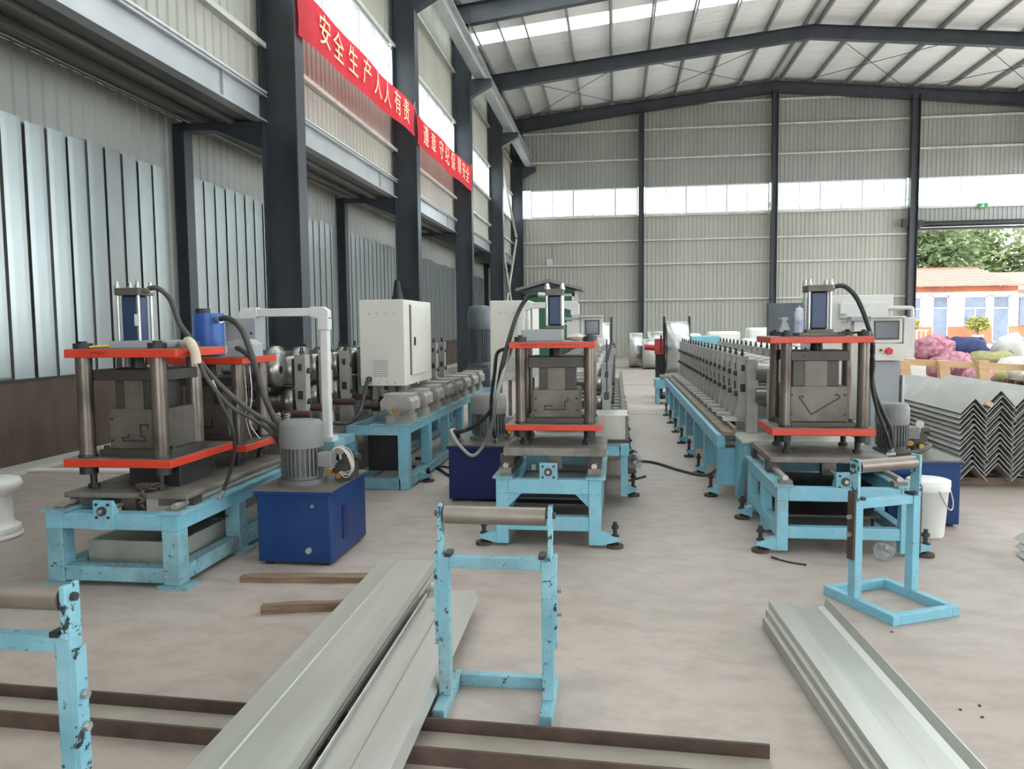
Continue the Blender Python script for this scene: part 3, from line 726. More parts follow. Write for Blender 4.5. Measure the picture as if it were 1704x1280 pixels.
def hydraulic_unit(label, x0, x1, y0, y1, h, mx, my, mr, mh, paint, tb=(1, 0), gauge=True, wires=True, drain=True):
    u = thing('hydraulic_unit', label, 'hydraulic unit', ((x0+x1)/2, (y0+y1)/2, 0))
    t = MB().box(x0, x1, y0, y1, .02, h-.02).build('tank', paint, u, bev=.01)
    MB().box(x0-.012, x1+.012, y0-.012, y1+.012, h-.035, h-.012).build('tank_rim', paint, u, bev=.003)
    MB().box(x0-.012, x1+.012, y0-.012, y1+.012, h-.012, h).build('tank_lid', 'lid', u)
    for x in (x0+.03, x1-.07):
        MB().box(x, x+.04, y0+.03, y1-.03, 0, .02).build('skid', 'black', u)
    if drain:
        MB().cyl((x0+.33, y0-.02, .1), (x0+.33, y0, .1), .018, 12).build('drain_plug', 'ductgrey', t)
        MB().cyl((x0+.36, y0-.015, h-.1), (x0+.36, y0, h-.1), .01, 10).build('level_plug', 'chrome', t)
    MB().box(x1, x1+.006, y0+.2, y0+.28, .12, h-.14).build('level_gauge', 'navy', t)
    m = motor_vertical(u, mx, my, h, mr, mh)
    dx, dy = tb
    bx0 = mx+mr*.8*dx
    MB().obox((mx+(mr+.035)*dx, my+(mr+.035)*dy, h+mh*.38), (.09, .1, .09)).build('terminal_box', 'motor', m, bev=.006)
    v = MB().box(mx+mr+.06, mx+mr+.16, my+.05, my+.22, h, h+.11).box(mx+mr+.08, mx+mr+.14, my+.08, my+.2, h+.11, h+.17).cyl((mx+mr+.04, my+.14, h+.14), (mx+mr+.2, my+.14, h+.14), .025, 10).build('valve_block', 'die_dark', u)
    MB().cyl((mx+mr+.03, my+.02, h+.06), (mx+mr+.03, my+.1, h+.06), .022, 10).cyl((mx+mr+.1, my+.0, h+.04), (mx+mr+.1, my+.05, h+.04), .018, 8).build('pipe_fitting', 'brass', v)
    if gauge:
        MB().cyl((mx+mr+.1, my+.06, h+.2), (mx+mr+.1, my+.04, h+.2), .03, 18).cyl((mx+mr+.1, my+.05, h+.14), (mx+mr+.1, my+.05, h+.19), .008, 8).build('pressure_gauge', 'chrome', v)
    MB().cyl((x1-.08, y1-.08, h), (x1-.08, y1-.08, h+.06), .032, 14).build('filler_cap', 'black', u)
    if wires:
        for k in range(5):
            a = random.uniform(0, .06); s = random.uniform(.8, 1.2)
            P0 = Vector((mx+mr+.05, my-.02+a, h+mh*.45))
            MB().tube([P0, P0+Vector((.06*s, -.03, .05)), P0+Vector((.13, -.05+a, .02*s)), P0+Vector((.16, -.03, -.08*s)), P0+Vector((.11, 0, -.13*s)), P0+Vector((.05, .04, -.12))], .0032, 5, 5).build('loose_wire', 'wire_white', m)
    return u

def hose(label, pts, r=.016, m='hose', group='hydraulic hoses of the presses'):
    h = thing('hydraulic_hose', label, 'hose', pts[0], group=group)
    MB().tube(pts, r, 10, 7).build('hose_tube', m, h)
    for a, b in ((pts[0], pts[1]), (pts[-1], pts[-2])):
        a = Vector(a); d = (Vector(b)-a).normalized()
        MB().cyl(a-d*.01, a+d*.05, r*1.25, 10).build('hose_fitting', 'chrome', h)
    return h

# ---------------------------------------------------------------- left press line
tL = press_table('long cyan table under the left twin press, nearest the camera', -3.23, -2.42, 3.92, 5.45, .425, .1, .095, (.03, .115), 4.62, feet=False, marks=True, worn='cyan_worn')
bearing_bracket(tL, -2.915, -2.8, 3.92, .335, .5)
MB().box(-3.12, -2.55, 4.12, 5.3, .02, .035).box(-3.12, -2.55, 4.12, 4.14, .035, .21).box(-3.12, -3.1, 4.14, 5.3, .035, .21).box(-2.57, -2.55, 4.14, 5.3, .035, .21).build('scrap_tray', 'galv_dull', tL)
MB().box(-2.86, -2.5, 4.75, 4.77, .2, .32).build('scrap_chute', 'die_dark', tL)
carriage('grey sliding plate under the left twin press', -3.2, -2.43, 4.04, 5.44, .482, .512, .456, (-3.16, -2.47), 3.92)
MB().box(-3.12, -2.98, 4.06, 4.3, .44, .482).build('edge_bar', 'die', bpy.data.objects['press_carriage'])
MB().box(-2.62, -2.5, 4.06, 5.4, .44, .482).build('edge_bar', 'die', bpy.data.objects['press_carriage'])
pL, cL = press('front press of the left twin press with a C-shaped slot in its die', -3.24, -2.555, 4.1, 4.66, (.65, .697), (1.295, 1.343), .047, (-3.135, -2.66), (4.18, 4.56),
      (-3.01, -2.64, .745, .985), (-2.97, -2.72, .985, 1.155), (-3.1, -2.62, 1.155, 1.22),
      [(.122, .093), (.122, .0725), (.081, .067), (.083, .049), (.226, .049), (.226, .0725), (.203, .075), (.2, .145), (.249, .145), (.249, .122)],
      (-2.95, 4.42, .13, 1.343, 1.71), .513, ux=(-3.2, -2.495), scribble=[(-3.03, -2.93)], depth_l=4.86)
MB().box(-2.98, -2.62, 4.2, 4.5, 1.346, 1.39).build('cylinder_base', 'ductgrey', pL, bev=.004)
MB().box(-2.9, -2.878, 4.335, 4.339, 1.48, 1.55).build('rating_label', 'white', cL)
MB().box(-2.93, -2.6, 4.26, 4.62, .513, .65).build('bolster', 'black', pL, bev=.004)
p2, c2 = press('rear press of the left twin press with a blue round cylinder', -3.24, -2.5, 4.9, 5.42, (.615, .66), (1.215, 1.262), .042, (-3.14, -2.585), (4.98, 5.34),
      (-3.0, -2.68, .71, .93), (-2.97, -2.72, .93, 1.06), (-3.06, -2.64, 1.06, 1.12), [(.05, .08), (.05, .06), (.2, .06), (.2, .12)],
      (-2.85, 5.1, .21, 1.27, 1.565), .513, ux=(-3.2, -2.5), cyl_kind='round')
MB().prism([(-2.62, 1.265), (-2.44, 1.265), (-2.44, 1.35), (-2.5, 1.385), (-2.62, 1.37)], 'y', 4.92, 5.08).build('valve_cover', 'ductgrey', p2, bev=.004)
for k in range(3):
    MB().tube([(-2.53+.02*k, 4.97, 1.2), (-2.51+.02*k, 4.95, 1.0), (-2.52+.01*k, 4.96, .82), (-2.5+.03*k, 4.98, .7)], .004, 5, 4).build('sensor_cable', ('rag', 'black', 'wire_white')[k], p2)
sp = MB()
for k in range(2):
    cx = -2.52+.075*k; pts = []
    for i in range(61):
        a = i/60*7*2*math.pi; pts.append((cx+.024*math.cos(a), 5.44+.024*math.sin(a), .7+.12*i/60))
    sp.tube(pts, .006, 6, 1)
sp.build('return_spring', 'chrome', p2)
hydraulic_unit('bright blue oil tank with grey motor beside the left press', -2.19, -1.72, 4.4, 5.06, .475, -1.99, 4.64, .135, .4, 'blue', tb=(1, -.1))
hose('long hose looping down from the top of the left front cylinder', [(-2.88, 4.42, 1.69), (-2.79, 4.40, 1.71), (-2.69, 4.38, 1.64), (-2.61, 4.34, 1.49), (-2.53, 4.30, 1.41), (-2.44, 4.26, 1.26), (-2.31, 4.28, 1.10), (-2.20, 4.40, 0.95), (-2.12, 4.56, 0.82), (-2.13, 4.7, .6), (-2.1, 4.85, .48)])
hose('lower of the two hoses sloping beside the left front press', [(-2.61, 4.34, 1.37), (-2.45, 4.22, 1.31), (-2.37, 4.20, 1.17), (-2.29, 4.30, 1.00), (-2.20, 4.42, 0.9), (-2.15, 4.55, 0.8), (-2.14, 4.76, .6), (-2.14, 4.9, .48)], .013)
hose('hose arching from the blue round cylinder of the left rear press', [(-2.75, 5.05, 1.52), (-2.62, 4.95, 1.525), (-2.46, 4.82, 1.45), (-2.36, 4.77, 1.25), (-2.29, 4.74, 1.05), (-2.23, 4.78, 0.85), (-2.17, 4.9, .62), (-2.12, 4.95, .48)], .02)
hose('short thick hose leaving the grey valve cover of the left rear press', [(-2.6, 4.98, 1.33), (-2.48, 4.86, 1.31), (-2.37, 4.79, 1.24), (-2.31, 4.76, 1.09), (-2.26, 4.8, 0.9), (-2.19, 4.95, .65), (-2.16, 4.98, .48)], .018)
hose('black cable hanging in front of the left tank', [(-2.36, 4.24, 1.14), (-2.29, 4.22, 1.0), (-2.23, 4.2, .9), (-2.24, 4.25, .75), (-2.3, 4.3, .6), (-2.37, 4.3, .44)], .011, 'hose_black')
rg = MB()
pts = [(-2.52, 4.25, 1.36), (-2.48, 4.2, 1.385), (-2.44, 4.17, 1.37), (-2.42, 4.17, 1.32), (-2.42, 4.18, 1.26)]
rg.tube(pts, .028, 8, 5)
rag = rg.build('cotton_glove', 'rag'); tag(rag, 'dirty work glove hung over the right corner of the left press', 'glove')
# tool and rope on the left press
tl = thing('cable_coil', 'tangled brown rope on the grey plate of the left press', 'rope', (-2.72, 4.1, .512))
pts = []
for i in range(140):
    a = i*.55; pts.append((-2.72+.05*math.cos(a)*(1+.4*math.sin(i*.31)), 4.12+.04*math.sin(a*1.1), .525+.03*abs(math.sin(i*.23))))
MB().tube(pts, .006, 5, 1).build('coiled_loops', 'rust', tl)
pts = [(-2.7+.012*math.sin(i*.8), 4.025+.008*math.cos(i*1.3), .53-.1*i/20) for i in range(20)]
MB().tube(pts, .01, 6, 1).build('hanging_end', 'rust', tl)
wp = thing('pipe_wrench', 'yellow-handled pliers lying on top of the left front press', 'pliers', (-3.05, 4.2, 1.346))
MB().tube([(-3.09, 4.17, 1.355), (-3.0, 4.2, 1.36), (-2.96, 4.24, 1.358)], .008, 6).build('handle', 'cap_yellow', wp)
MB().tube([(-3.1, 4.2, 1.356), (-3.02, 4.21, 1.362), (-2.97, 4.21, 1.362)], .008, 6).build('handle', 'cap_yellow', wp)
MB().obox((-2.955, 4.225, 1.36), (.05, .03, .02), (0, 0, .4)).build('jaw', 'black', wp)

# ---------------------------------------------------------------- centre press line
tC = press_table('cyan table under the centre press with levelling feet', -.79, -.1, 4.95, 6.1, .455, .08, .1, (.11, .205), gusset=True)
bearing_bracket(tC, -.5, -.385, 4.97, .44, .56)
MB().box(-.7, -.19, 5.2, 6.0, .22, .235).build('oil_tray', 'die_dark', tC)
MB().box(-.71, -.18, 5.04, 6.0, .3, .312).build('drip_plate', 'black', tC)
carriage('grey sliding plate under the centre press', -.745, -.065, 5.0, 5.75, .595, .65, .53, (-.73, -.145), 4.95)
for x in (-.75, -.16):
    MB().box(x-.02, x+.06, 5.0, 5.95, .467, .505).build('rod_bed', 'carriage', bpy.data.objects['press_carriage.001'])
pC, cC = press('centre press with a stepped slot in its die and handwriting on the red plate', -.745, -.098, 5.1, 5.66, (.752, .79), (1.305, 1.345), .036, (-.645, -.18), (5.17, 5.58),
      (-.565, -.25, .83, 1.02), (-.525, -.285, 1.02, 1.17), (-.595, -.215, 1.17, 1.245),
      [(.137, .08), (.08, .08), (.08, .055), (.217, .055), (.217, .11), (.238, .11), (.238, .14)],
      (-.425, 5.36, .1, 1.43, 1.705), .65, ux=(-.715, -.14), scribble=[(-.67, -.52), (-.47, -.25)])
MB().box(-.65, -.37, 5.25, 5.5, 1.348, 1.43).build('cylinder_base', 'ductgrey', pC, bev=.004)
MB().box(-.07, -.06, 5.16, 5.18, 1.0, 1.36).build('limit_rod', 'black', pC)
hydraulic_unit('shade-darkened blue oil tank with grey motor left of the centre press', -1.385, -.9, 6.2, 6.85, .48, -1.1, 6.55, .15, .4, 'navy', tb=(1, 0), wires=False, drain=False)
hose('black hose arching left from the top of the centre cylinder', [(-0.49, 5.36, 1.665), (-0.56, 5.37, 1.67), (-0.62, 5.38, 1.65), (-0.68, 5.35, 1.55), (-0.72, 5.2, 1.38), (-0.77, 5.15, 1.18), (-0.85, 5.40, 0.95), (-0.98, 5.80, 0.78), (-1.16, 6.10, 0.64), (-1.27, 6.14, 0.60), (-1.33, 6.27, 0.58), (-1.3, 6.34, .49)], .016, 'hose_black')
hose('pale hose drooping in a loop in front of the centre tank', [(-0.72, 5.22, 1.3), (-0.76, 5.15, 1.14), (-0.82, 5.18, 0.95), (-0.89, 5.50, 0.77), (-1.02, 5.95, 0.55), (-1.14, 6.02, 0.42), (-1.25, 6.05, 0.49), (-1.34, 6.13, 0.59), (-1.35, 6.27, 0.59), (-1.34, 6.36, .49)], .014, 'hose_grey')
hose('black hose hugging the left side of the centre press', [(-0.73, 5.3, 1.3), (-0.83, 5.36, 1.27), (-0.86, 5.40, 1.13), (-0.92, 5.60, 0.90), (-1.0, 6.1, 0.69), (-1.0, 6.3, .49)], .013, 'hose_black')

pp = thing('crumpled_paper', 'crumpled pinkish paper on the right end of the centre press', 'paper', (-.27, 5.4, 1.348))
mb = MB(); n = 10; vs = []
for j in range(7):
    for i in range(n):
        t_ = j/6*math.pi; a_ = 2*math.pi*i/n; k_ = 1+.5*noise.noise((i*1.9, j*2.3, 7))
        vs.append((-.28+.055*math.sin(t_)*math.cos(a_)*k_, 5.36+.04*math.sin(t_)*math.sin(a_)*k_, 1.374-.026*math.cos(t_)*min(k_, 1)))
mb.add(vs, [(j*n+i, j*n+(i+1) % n, (j+1)*n+(i+1) % n, (j+1)*n+i) for j in range(6) for i in range(n)])
mb.build('paper_sheet', 'paper', pp); MB().obox((-.21, 5.38, 1.358), (.05, .03, .018), (0, 0, .3)).build('paper_scrap', 'paper', pp)
# ---------------------------------------------------------------- right press line
tR = press_table('cyan table under the right press, behind the rotated roller stand', 1.0, 1.81, 4.95, 6.05, .43, .07, .09, (.1, .175), 5.45)
bearing_bracket(tR, 1.36, 1.47, 4.99, .415, .52)
MB().box(1.1, 1.7, 5.2, 5.95, .18, .195).build('oil_tray', 'die_dark', tR)
MB().box(1.07, 1.74, 5.03, 5.97, .32, .332).build('drip_plate', 'black', tR)
carriage('grey sliding plate under the right press', 1.02, 1.8, 5.3, 6.02, .52, .56, .475, (1.06, 1.745), 4.95)
pR, cR = press('right press with a V-shaped slot in its die', 1.05, 1.725, 5.4, 5.92, (.69, .738), (1.318, 1.36), .037, (1.15, 1.655), (5.47, 5.84),
      (1.18, 1.565, .775, 1.02), (1.205, 1.51, 1.02, 1.195), (1.18, 1.57, 1.195, 1.265),
      [(.096, .16), (.09, .178), (.066, .172), (.148, .05), (.336, .168), (.318, .19), (.3, .18)],
      (1.39, 5.64, .135, 1.385, 1.715), .56, ux=(1.03, 1.7))
MB().box(1.24, 1.54, 5.5, 5.8, 1.363, 1.39).build('cylinder_base', 'die', pR, bev=.004)
hydraulic_unit('blue oil tank with dark motor behind the white bucket', 1.92, 2.4, 5.72, 6.4, .48, 2.06, 6.1, .115, .37, 'blue', tb=(1, .2), wires=False, drain=False)
hose('black hose arching right from the top of the right cylinder', [(1.455, 5.64, 1.69), (1.53, 5.62, 1.71), (1.58, 5.6, 1.69), (1.64, 5.58, 1.61), (1.69, 5.54, 1.46), (1.745, 5.58, 1.3), (1.78, 5.70, 1.14), (1.83, 5.80, 0.97), (1.93, 5.88, 0.78), (1.99, 5.9, 0.66), (2.0, 5.92, .485)], .016, 'hose_black')
hose('thin hose running down the right side of the right press', [(1.74, 5.65, 1.3), (1.76, 5.6, 1.19), (1.76, 5.62, 1.02), (1.82, 5.70, 0.85), (1.9, 5.80, 0.71), (1.96, 5.85, 0.58), (1.98, 5.87, .485)], .012, 'hose_black')
hose('thick hose lying along the lid of the right blue tank', [(1.94, 5.8, .5), (2.02, 5.77, .52), (2.14, 5.78, .53), (2.24, 5.86, .56), (2.27, 5.98, .55)], .016, 'hose')
# bottles on the right press
sb = thing('spray_bottle', 'clear spray bottle standing on the left corner of the right press', 'bottle', (1.165, 5.6, 1.363))
MB().lathe([(.001, 1.363), (.03, 1.363), (.032, 1.37), (.032, 1.42), (.022, 1.45), (.012, 1.462), (.012, 1.475)], (1.165, 5.6, 0), 18).build('body', 'clear_film', sb)
MB().box(1.145, 1.185, 5.592, 5.608, 1.475, 1.497).cyl((1.14, 5.6, 1.487), (1.125, 5.6, 1.487), .005, 6).prism([(1.15, 1.475), (1.157, 1.475), (1.145, 1.445), (1.14, 1.447)], 'y', 5.596, 5.604).build('trigger_head', 'ductgrey', sb)
cn = thing('spray_can', 'white and violet spray can next to the right cylinder', 'spray can', (1.262, 5.6, 1.363))
MB().lathe([(.001, 1.363), (.031, 1.363), (.032, 1.37), (.032, 1.53), (.026, 1.545)], (1.262, 5.6, 0), 20).build('can_body', 'can_label', cn)
MB().lathe([(.026, 1.545), (.024, 1.56), (.001, 1.562)], (1.262, 5.6, 0), 16).cyl((1.262, 5.6, 1.56), (1.262, 5.6, 1.575), .007, 8).build('cap', 'white', cn)
MB().lathe([(.0325, 1.365), (.0325, 1.385)], (1.262, 5.6, 0), 20).build('base_ring', 'cylblue', cn)
wr_ = thing('adjustable_wrench', 'dark wrench lying on the right press beside its cylinder', 'wrench', (1.55, 5.5, 1.363))
MB().obox((1.55, 5.5, 1.385), (.11, .02, .012), (0, 0, .1)).build('handle', 'black', wr_)
MB().prism([(1.6, 5.48), (1.64, 5.485), (1.645, 5.5), (1.625, 5.505), (1.643, 5.515), (1.635, 5.53), (1.6, 5.52)], 'z', 1.378, 1.393).build('jaw', 'die_dark', wr_)
mt = thing('marker_stub', 'small yellow cap beside the rear nut of the right press', 'cap', (1.6, 5.55, 1.363))
MB().cyl((1.6, 5.55, 1.363), (1.6, 5.55, 1.39), .012, 10).cyl((1.6, 5.55, 1.39), (1.6, 5.55, 1.4), .007, 8).build('cap_body', 'cap_yellow', mt)

# ================================================================== roll-forming lines
def stand_meshes(w, z0, h, rr, key):
    """one housing, rollers and screws for a forming station of inner width w (x from 0 to w)"""
    hp = [(-.06, 0), (.06, 0), (.052, .1), (.034, .2), (.046, .3), (.046, h), (-.046, h), (-.046, .3), (-.034, .2), (-.052, .1)]
    H = MB().prism(hp, 'y', -.048, .048).mesh('stand_housing', 'stand')
    S = MB().box(-.016, .016, -.05, .05, h-.13, h-.075).mesh('slot_block', 'black')
    S2 = MB().box(-.022, .022, -.0505, .0505, h*.45, h*.45+.07).mesh('bearing_block', 'die_dark')
    SC = MB().cyl((0, 0, h), (0, 0, h+.06), .008, 6).hexp((0, 0, h+.012), .015, .014).mesh('adjusting_screw', 'black')
    za, zb = h*.42, h*.42+2*rr+.012
    SH = MB().cyl((-.07, 0, 0), (w+.07, 0, 0), .024, 12).mesh('roll_shaft', key)
    ro = []
    for k in range(4):
        m = MB(); a, b = .1*w, .9*w; t = .16*w+.03*w*k
        m.lathe([(.03, a), (rr, a), (rr, a+t), (rr*.72, a+t+.02), (rr*(.6+.08*k), (a+b)/2), (rr*.72, b-t-.02), (rr, b-t), (rr, b), (.03, b)], (0, 0, 0), 20, 'x')
        ro.append(m.mesh('forming_roller', 'roller'))
    return dict(H=H, S=S, S2=S2, SC=SC, SH=SH, R=ro, za=za, zb=zb)

def forming_stands(line, x0, w, ys, z0, h, rr, foot=None, sh='die_dark'):
    K = stand_meshes(w, z0, h, rr, sh)
    F = MB().box(-.17, -.05, -.07, .07, 0, .03).mesh('foot_plate', 'galv')
    for i, y in enumerate(ys):
        s = inst('forming_stand', K['H'], (x0, y, z0), line)
        inst('stand_housing', K['H'], (x0+w, y, z0), s)
        for x in (x0, x0+w):
            inst('slot_block', K['S'], (x, y, z0), s); inst('bearing_block', K['S2'], (x, y, z0), s)
            for dy in (-.02, .02): inst('adjusting_screw', K['SC'], (x, y+dy, z0), s)
        for z, m in ((K['za'], 0), (K['zb'], 1)):
            inst('roll_shaft', K['SH'], (x0, y, z0+z), s)
            inst('forming_roller', K['R'][(i+m) % 4], (x0, y, z0+z), s)
        if foot: inst('foot_plate', F, (x0+foot, y, z0), s)

# ---------------------------------------------------------------- right line
fR = thing('forming_line', 'right roll-forming line with a long row of grey stands on a cyan bed', 'machine', (1.3, 10, 0))
RB0, RB1 = 6.55, 13.6
MB().box(.83, .9, RB0, RB1, .42, .53).build('bed_rail', 'cyan', fR, bev=.004)
MB().box(1.85, 1.92, RB0, RB1, .42, .53).build('bed_rail', 'cyan', fR, bev=.004)
MB().box(.9, 1.85, RB0, RB1, .5, .53).build('bed_plate', 'carriage', fR)
MB().box(.87, .97, RB0-.05, RB1, .53, .565).box(.955, .985, RB0-.05, RB1, .565, .6).build('worn_rail', 'rail_brown', fR, bev=.003)
for i in range(8):
    y = RB0+.02+i*.985
    MB().box(.845, 1.04, y, y+.06, .1, .42).build('bed_post', 'cyan', fR, bev=.003)
    MB().box(.84, .852, y-.03, y+.09, .1, .42).build('post_flange', 'cyan', fR)
    MB().box(1.86, 1.91, y, y+.18, .06, .42).build('bed_post', 'cyan', fR, bev=.003)
    MB().box(.9, 1.86, y+.06, y+.12, .32, .42).build('cross_beam', 'cyan', fR)
    if i < 7:
        screw_foot(fR, .79, y+.03, .2, .86)
# sloped support at the front end
MB().prism([(6.1, .53), (6.55, .53), (6.55, .03), (6.42, .03), (6.16, .4), (6.1, .4)], 'x', .98, 1.03).build('end_bracket', 'cyan', fR, bev=.003)
MB().prism([(6.1, .53), (6.55, .53), (6.55, .03), (6.42, .03), (6.16, .4), (6.1, .4)], 'x', 1.78, 1.83).build('end_bracket', 'cyan', fR, bev=.003)
MB().box(1.03, 1.78, 6.1, 6.16, .42, .53).build('end_beam', 'cyan', fR, bev=.003)
MB().box(.96, 1.86, 6.08, 6.62, .53, .545).build('end_plate', 'galv_dull', fR)
forming_stands(fR, 1.1, .62, [7.0+.365*i for i in range(18)], .6, .57, .085, foot=.001)
for x in (1.03, 1.65): MB().box(x, x+.15, 6.9, 13.35, .53, .6).build('stand_rail', 'carriage', fR)
gd = MB().box(1.07, 1.16, 6.56, 6.64, .545, 1.16).box(1.19, 1.36, 6.3, 6.36, .58, 1.1).box(1.62, 1.71, 6.56, 6.64, .545, 1.16).build('exit_guide', 'stand', fR, bev=.006)
MB().cyl((1.14, 6.6, 1.05), (1.66, 6.6, 1.05), .075, 20).cyl((1.14, 6.6, .86), (1.66, 6.6, .86), .075, 20).build('guide_roller', 'roller', gd)
MB().box(1.21, 1.34, 6.27, 6.3, .72, .95).build('guide_door', 'ductgrey', gd, bev=.004)
for z in (.75, .92): MB().hexp((1.275, 6.27, z), .009, -.006, 'y').build('bolt', 'black', gd)

# ---------------------------------------------------------------- centre line
fC = thing('forming_line', 'centre roll-forming line behind the centre press', 'machine', (-.35, 10, 0))
MB().box(-.78, -.72, 6.15, 14, .41, .51).build('bed_rail', 'cyan', fC); MB().box(.03, .1, 6.15, 14, .41, .51).build('bed_rail', 'cyan', fC, bev=.004)
MB().box(-.72, .03, 6.15, 14, .49, .51).build('bed_plate', 'carriage', fC)
MB().box(-.7, .02, 6.16, 6.22, .41, .49).build('end_beam', 'cyan', fC)
MB().box(.045, .095, 6.75, 13.9, .51, .63).build('worn_rail', 'rail_brown', fC)
for i in range(8):
    y = 6.25+i*1.05
    for x in (-.77, .035):
        MB().box(x, x+.055, y, y+.16, .06, .41).build('bed_post', 'cyan', fC)
    screw_foot(fC, .14, y+.3, .2, .09)
forming_stands(fC, -.62, .53, [7.05+.38*i for i in range(18)], .51, .6, .08, foot=.69)
bx_ = MB().box(-.36, .075, 6.25, 6.62, .525, .72).build('strip_guide_box', 'galv_dull', fC, bev=.004)
MB().box(-.37, .09, 6.24, 6.64, .72, .728).build('box_lid', 'galv', bx_)
MB().box(.075, .095, 6.24, 6.64, .52, .7).build('box_flange', 'die', bx_)
MB().box(-.3, .1, 6.18, 6.25, .51, .525).build('box_base', 'black', bx_)
vm = MB().cyl((.17, 6.55, .35), (.12, 6.55, .32), .06, 14).box(.09, .16, 6.45, 6.65, .22, .33).build('drive_fitting', 'die_dark', fC)
MB().cyl((.13, 6.3, .36), (.16, 6.75, .34), .02, 8).cyl((.1, 6.35, .17), (.24, 6.4, .2), .012, 6).build('fitting_pipe', 'black', vm)
MB().lathe([(.001, 0), (.05, .01), (.06, .05), (.05, .1), (.02, .13), (.001, .13)], (.15, 6.42, .26), 14).build('plastic_bag', 'clear_film', vm)

# ---------------------------------------------------------------- left line
fL = thing('forming_line', 'left roll-forming line with gearboxes along its cyan bed', 'machine', (-2.6, 8.5, 0))
LB0, LB1 = 6.62, 11.6
MB().box(-1.92, -1.84, LB0, LB1, .5, .575).build('bed_rail', 'cyan', fL, bev=.004)
MB().box(-2.42, -2.36, LB0, LB1, .5, .575).build('bed_rail', 'cyan', fL, bev=.004)
MB().box(-2.2, -1.82, LB0-.01, LB1, .575, .59).build('gear_plate', 'cyan_worn', fL)
MB().box(-2.36, -1.92, LB0, LB0+.06, .49, .575).build('end_beam', 'cyan', fL, bev=.004)
MB().box(-2.36, -1.92, LB0, LB0+.08, .0, .1).build('lower_end_beam', 'cyan_worn', fL, bev=.004)
MB().box(-1.94, -1.84, LB0, LB0+.09, 0, .5).build('bed_post', 'cyan', fL, bev=.004)
MB().box(-2.42, -2.34, LB0, LB0+.09, 0, .5).build('bed_post', 'cyan', fL, bev=.004)
for i, y in enumerate((7.4, 8.25, 9.05, 9.85, 10.7, 11.5)):
    MB().box(-1.93, -1.845, y, y+.12, .1, .5).build('bed_post', 'cyan', fL, bev=.004)
    MB().box(-2.42, -2.34, y, y+.12, .1, .5).build('bed_post', 'cyan', fL)
MB().box(-1.935, -1.83, LB0+.09, LB1, .02, .1).build('lower_rail', 'cyan_worn', fL, bev=.004)
MB().box(-2.42, -2.34, LB0+.09, LB1, .02, .1).build('lower_rail', 'cyan_worn', fL)
MB().box(-2.34, -1.94, 7.0, 7.03, .1, .5).build('shade_panel', 'black', fL)  # black sheet added to stand in for the shade inside the bed end
screw_foot(fL, -1.76, 7.0, .13, -1.83, 'cyan_worn')
# main bed on the left
MB().box(-3.35, -2.42, 5.5, LB1, .5, .58).build('main_bed', 'carriage', fL)
for x in (-3.35, -2.5):
    for y in (5.52, 6.6, 8.2, 9.8, 11.4):
        MB().box(x, x+.08, y, y+.1, 0, .5).build('bed_post', 'cyan', fL)
MB().box(-2.46, -2.1, 5.5, 5.95, .54, .6).build('side_table', 'cyan_worn', fL)
MB().box(-2.2, -2.12, 5.52, 5.6, 0, .54).build('bed_post', 'cyan', fL)
forming_stands(fL, -3.17, .62, [6.0+.51*i for i in range(11)], .58, .66, .12)
# big flanged rollers seen behind the press
for i, (y, r) in enumerate(((5.75, .13), (6.24, .17), (6.76, .15), (7.26, .14))):
    MB().lathe([(.03, -3.05), (r*.8, -3.05), (r*.8, -2.95), (r*1.05, -2.93), (r*1.05, -2.86), (r*.8, -2.84), (r*.8, -2.72), (r, -2.7), (r, -2.62), (.03, -2.62)], (0, y, 1.13), 24, 'x').build('flanged_roller', 'roller', fL)
    MB().cyl((-2.62, y, .78), (-2.38, y, .78), .03, 14).build('drive_shaft', 'shaft', fL)
GB = MB(); GB.box(-.1, .12, -.13, .13, 0, .07).box(-.09, .11, -.11, .11, .07, .13)
GB.prism([(-.14, .12), (.15, .12), (.15, .2), (.11, .25), (-.1, .25), (-.14, .2)], 'y', -.15, .15)
GBm = GB.mesh('gearbox', 'gear')
GBf = MB().cyl((0, -.15, .12), (0, -.175, .12), .055, 16).mesh('gear_flange', 'gear')
GBn = MB().cyl((0, -.175, .12), (0, -.19, .12), .026, 12).mesh('shaft_end', 'brass')
GBl = MB().box(-.12, .13, -.13, .13, .25, .262).mesh('gear_lid', 'gear')
GBs = MB().cyl((-.14, 0, .15), (-.35, 0, .15), .035, 12).cyl((-.2, 0, .15), (-.26, 0, .15), .055, 14).mesh('coupling', 'die_dark')
for i in range(8):
    p = (-1.97, 6.83+.51*i, .59)
    o = inst('gearbox', GBm, p, fL); inst('gear_flange', GBf, p, o); inst('shaft_end', GBn, p, o); inst('gear_lid', GBl, p, o); inst('coupling', GBs, p, o)
# tower motor at the far end
tm = thing('tower_motor', 'dark grey upright drive motor at the far end of the left line', 'motor', (-1.98, 11.0, .59))
MB().box(-2.14, -1.8, 10.85, 11.2, .59, .86).build('gear_housing', 'motor_dark', tm, bev=.01)
MB().box(-2.12, -1.83, 10.87, 11.17, .86, .9).build('mount_plate', 'motor_dark', tm)
motor_vertical(tm, -1.97, 11.02, .9, .16, .86, 'motor_dark', 'motor_dark')
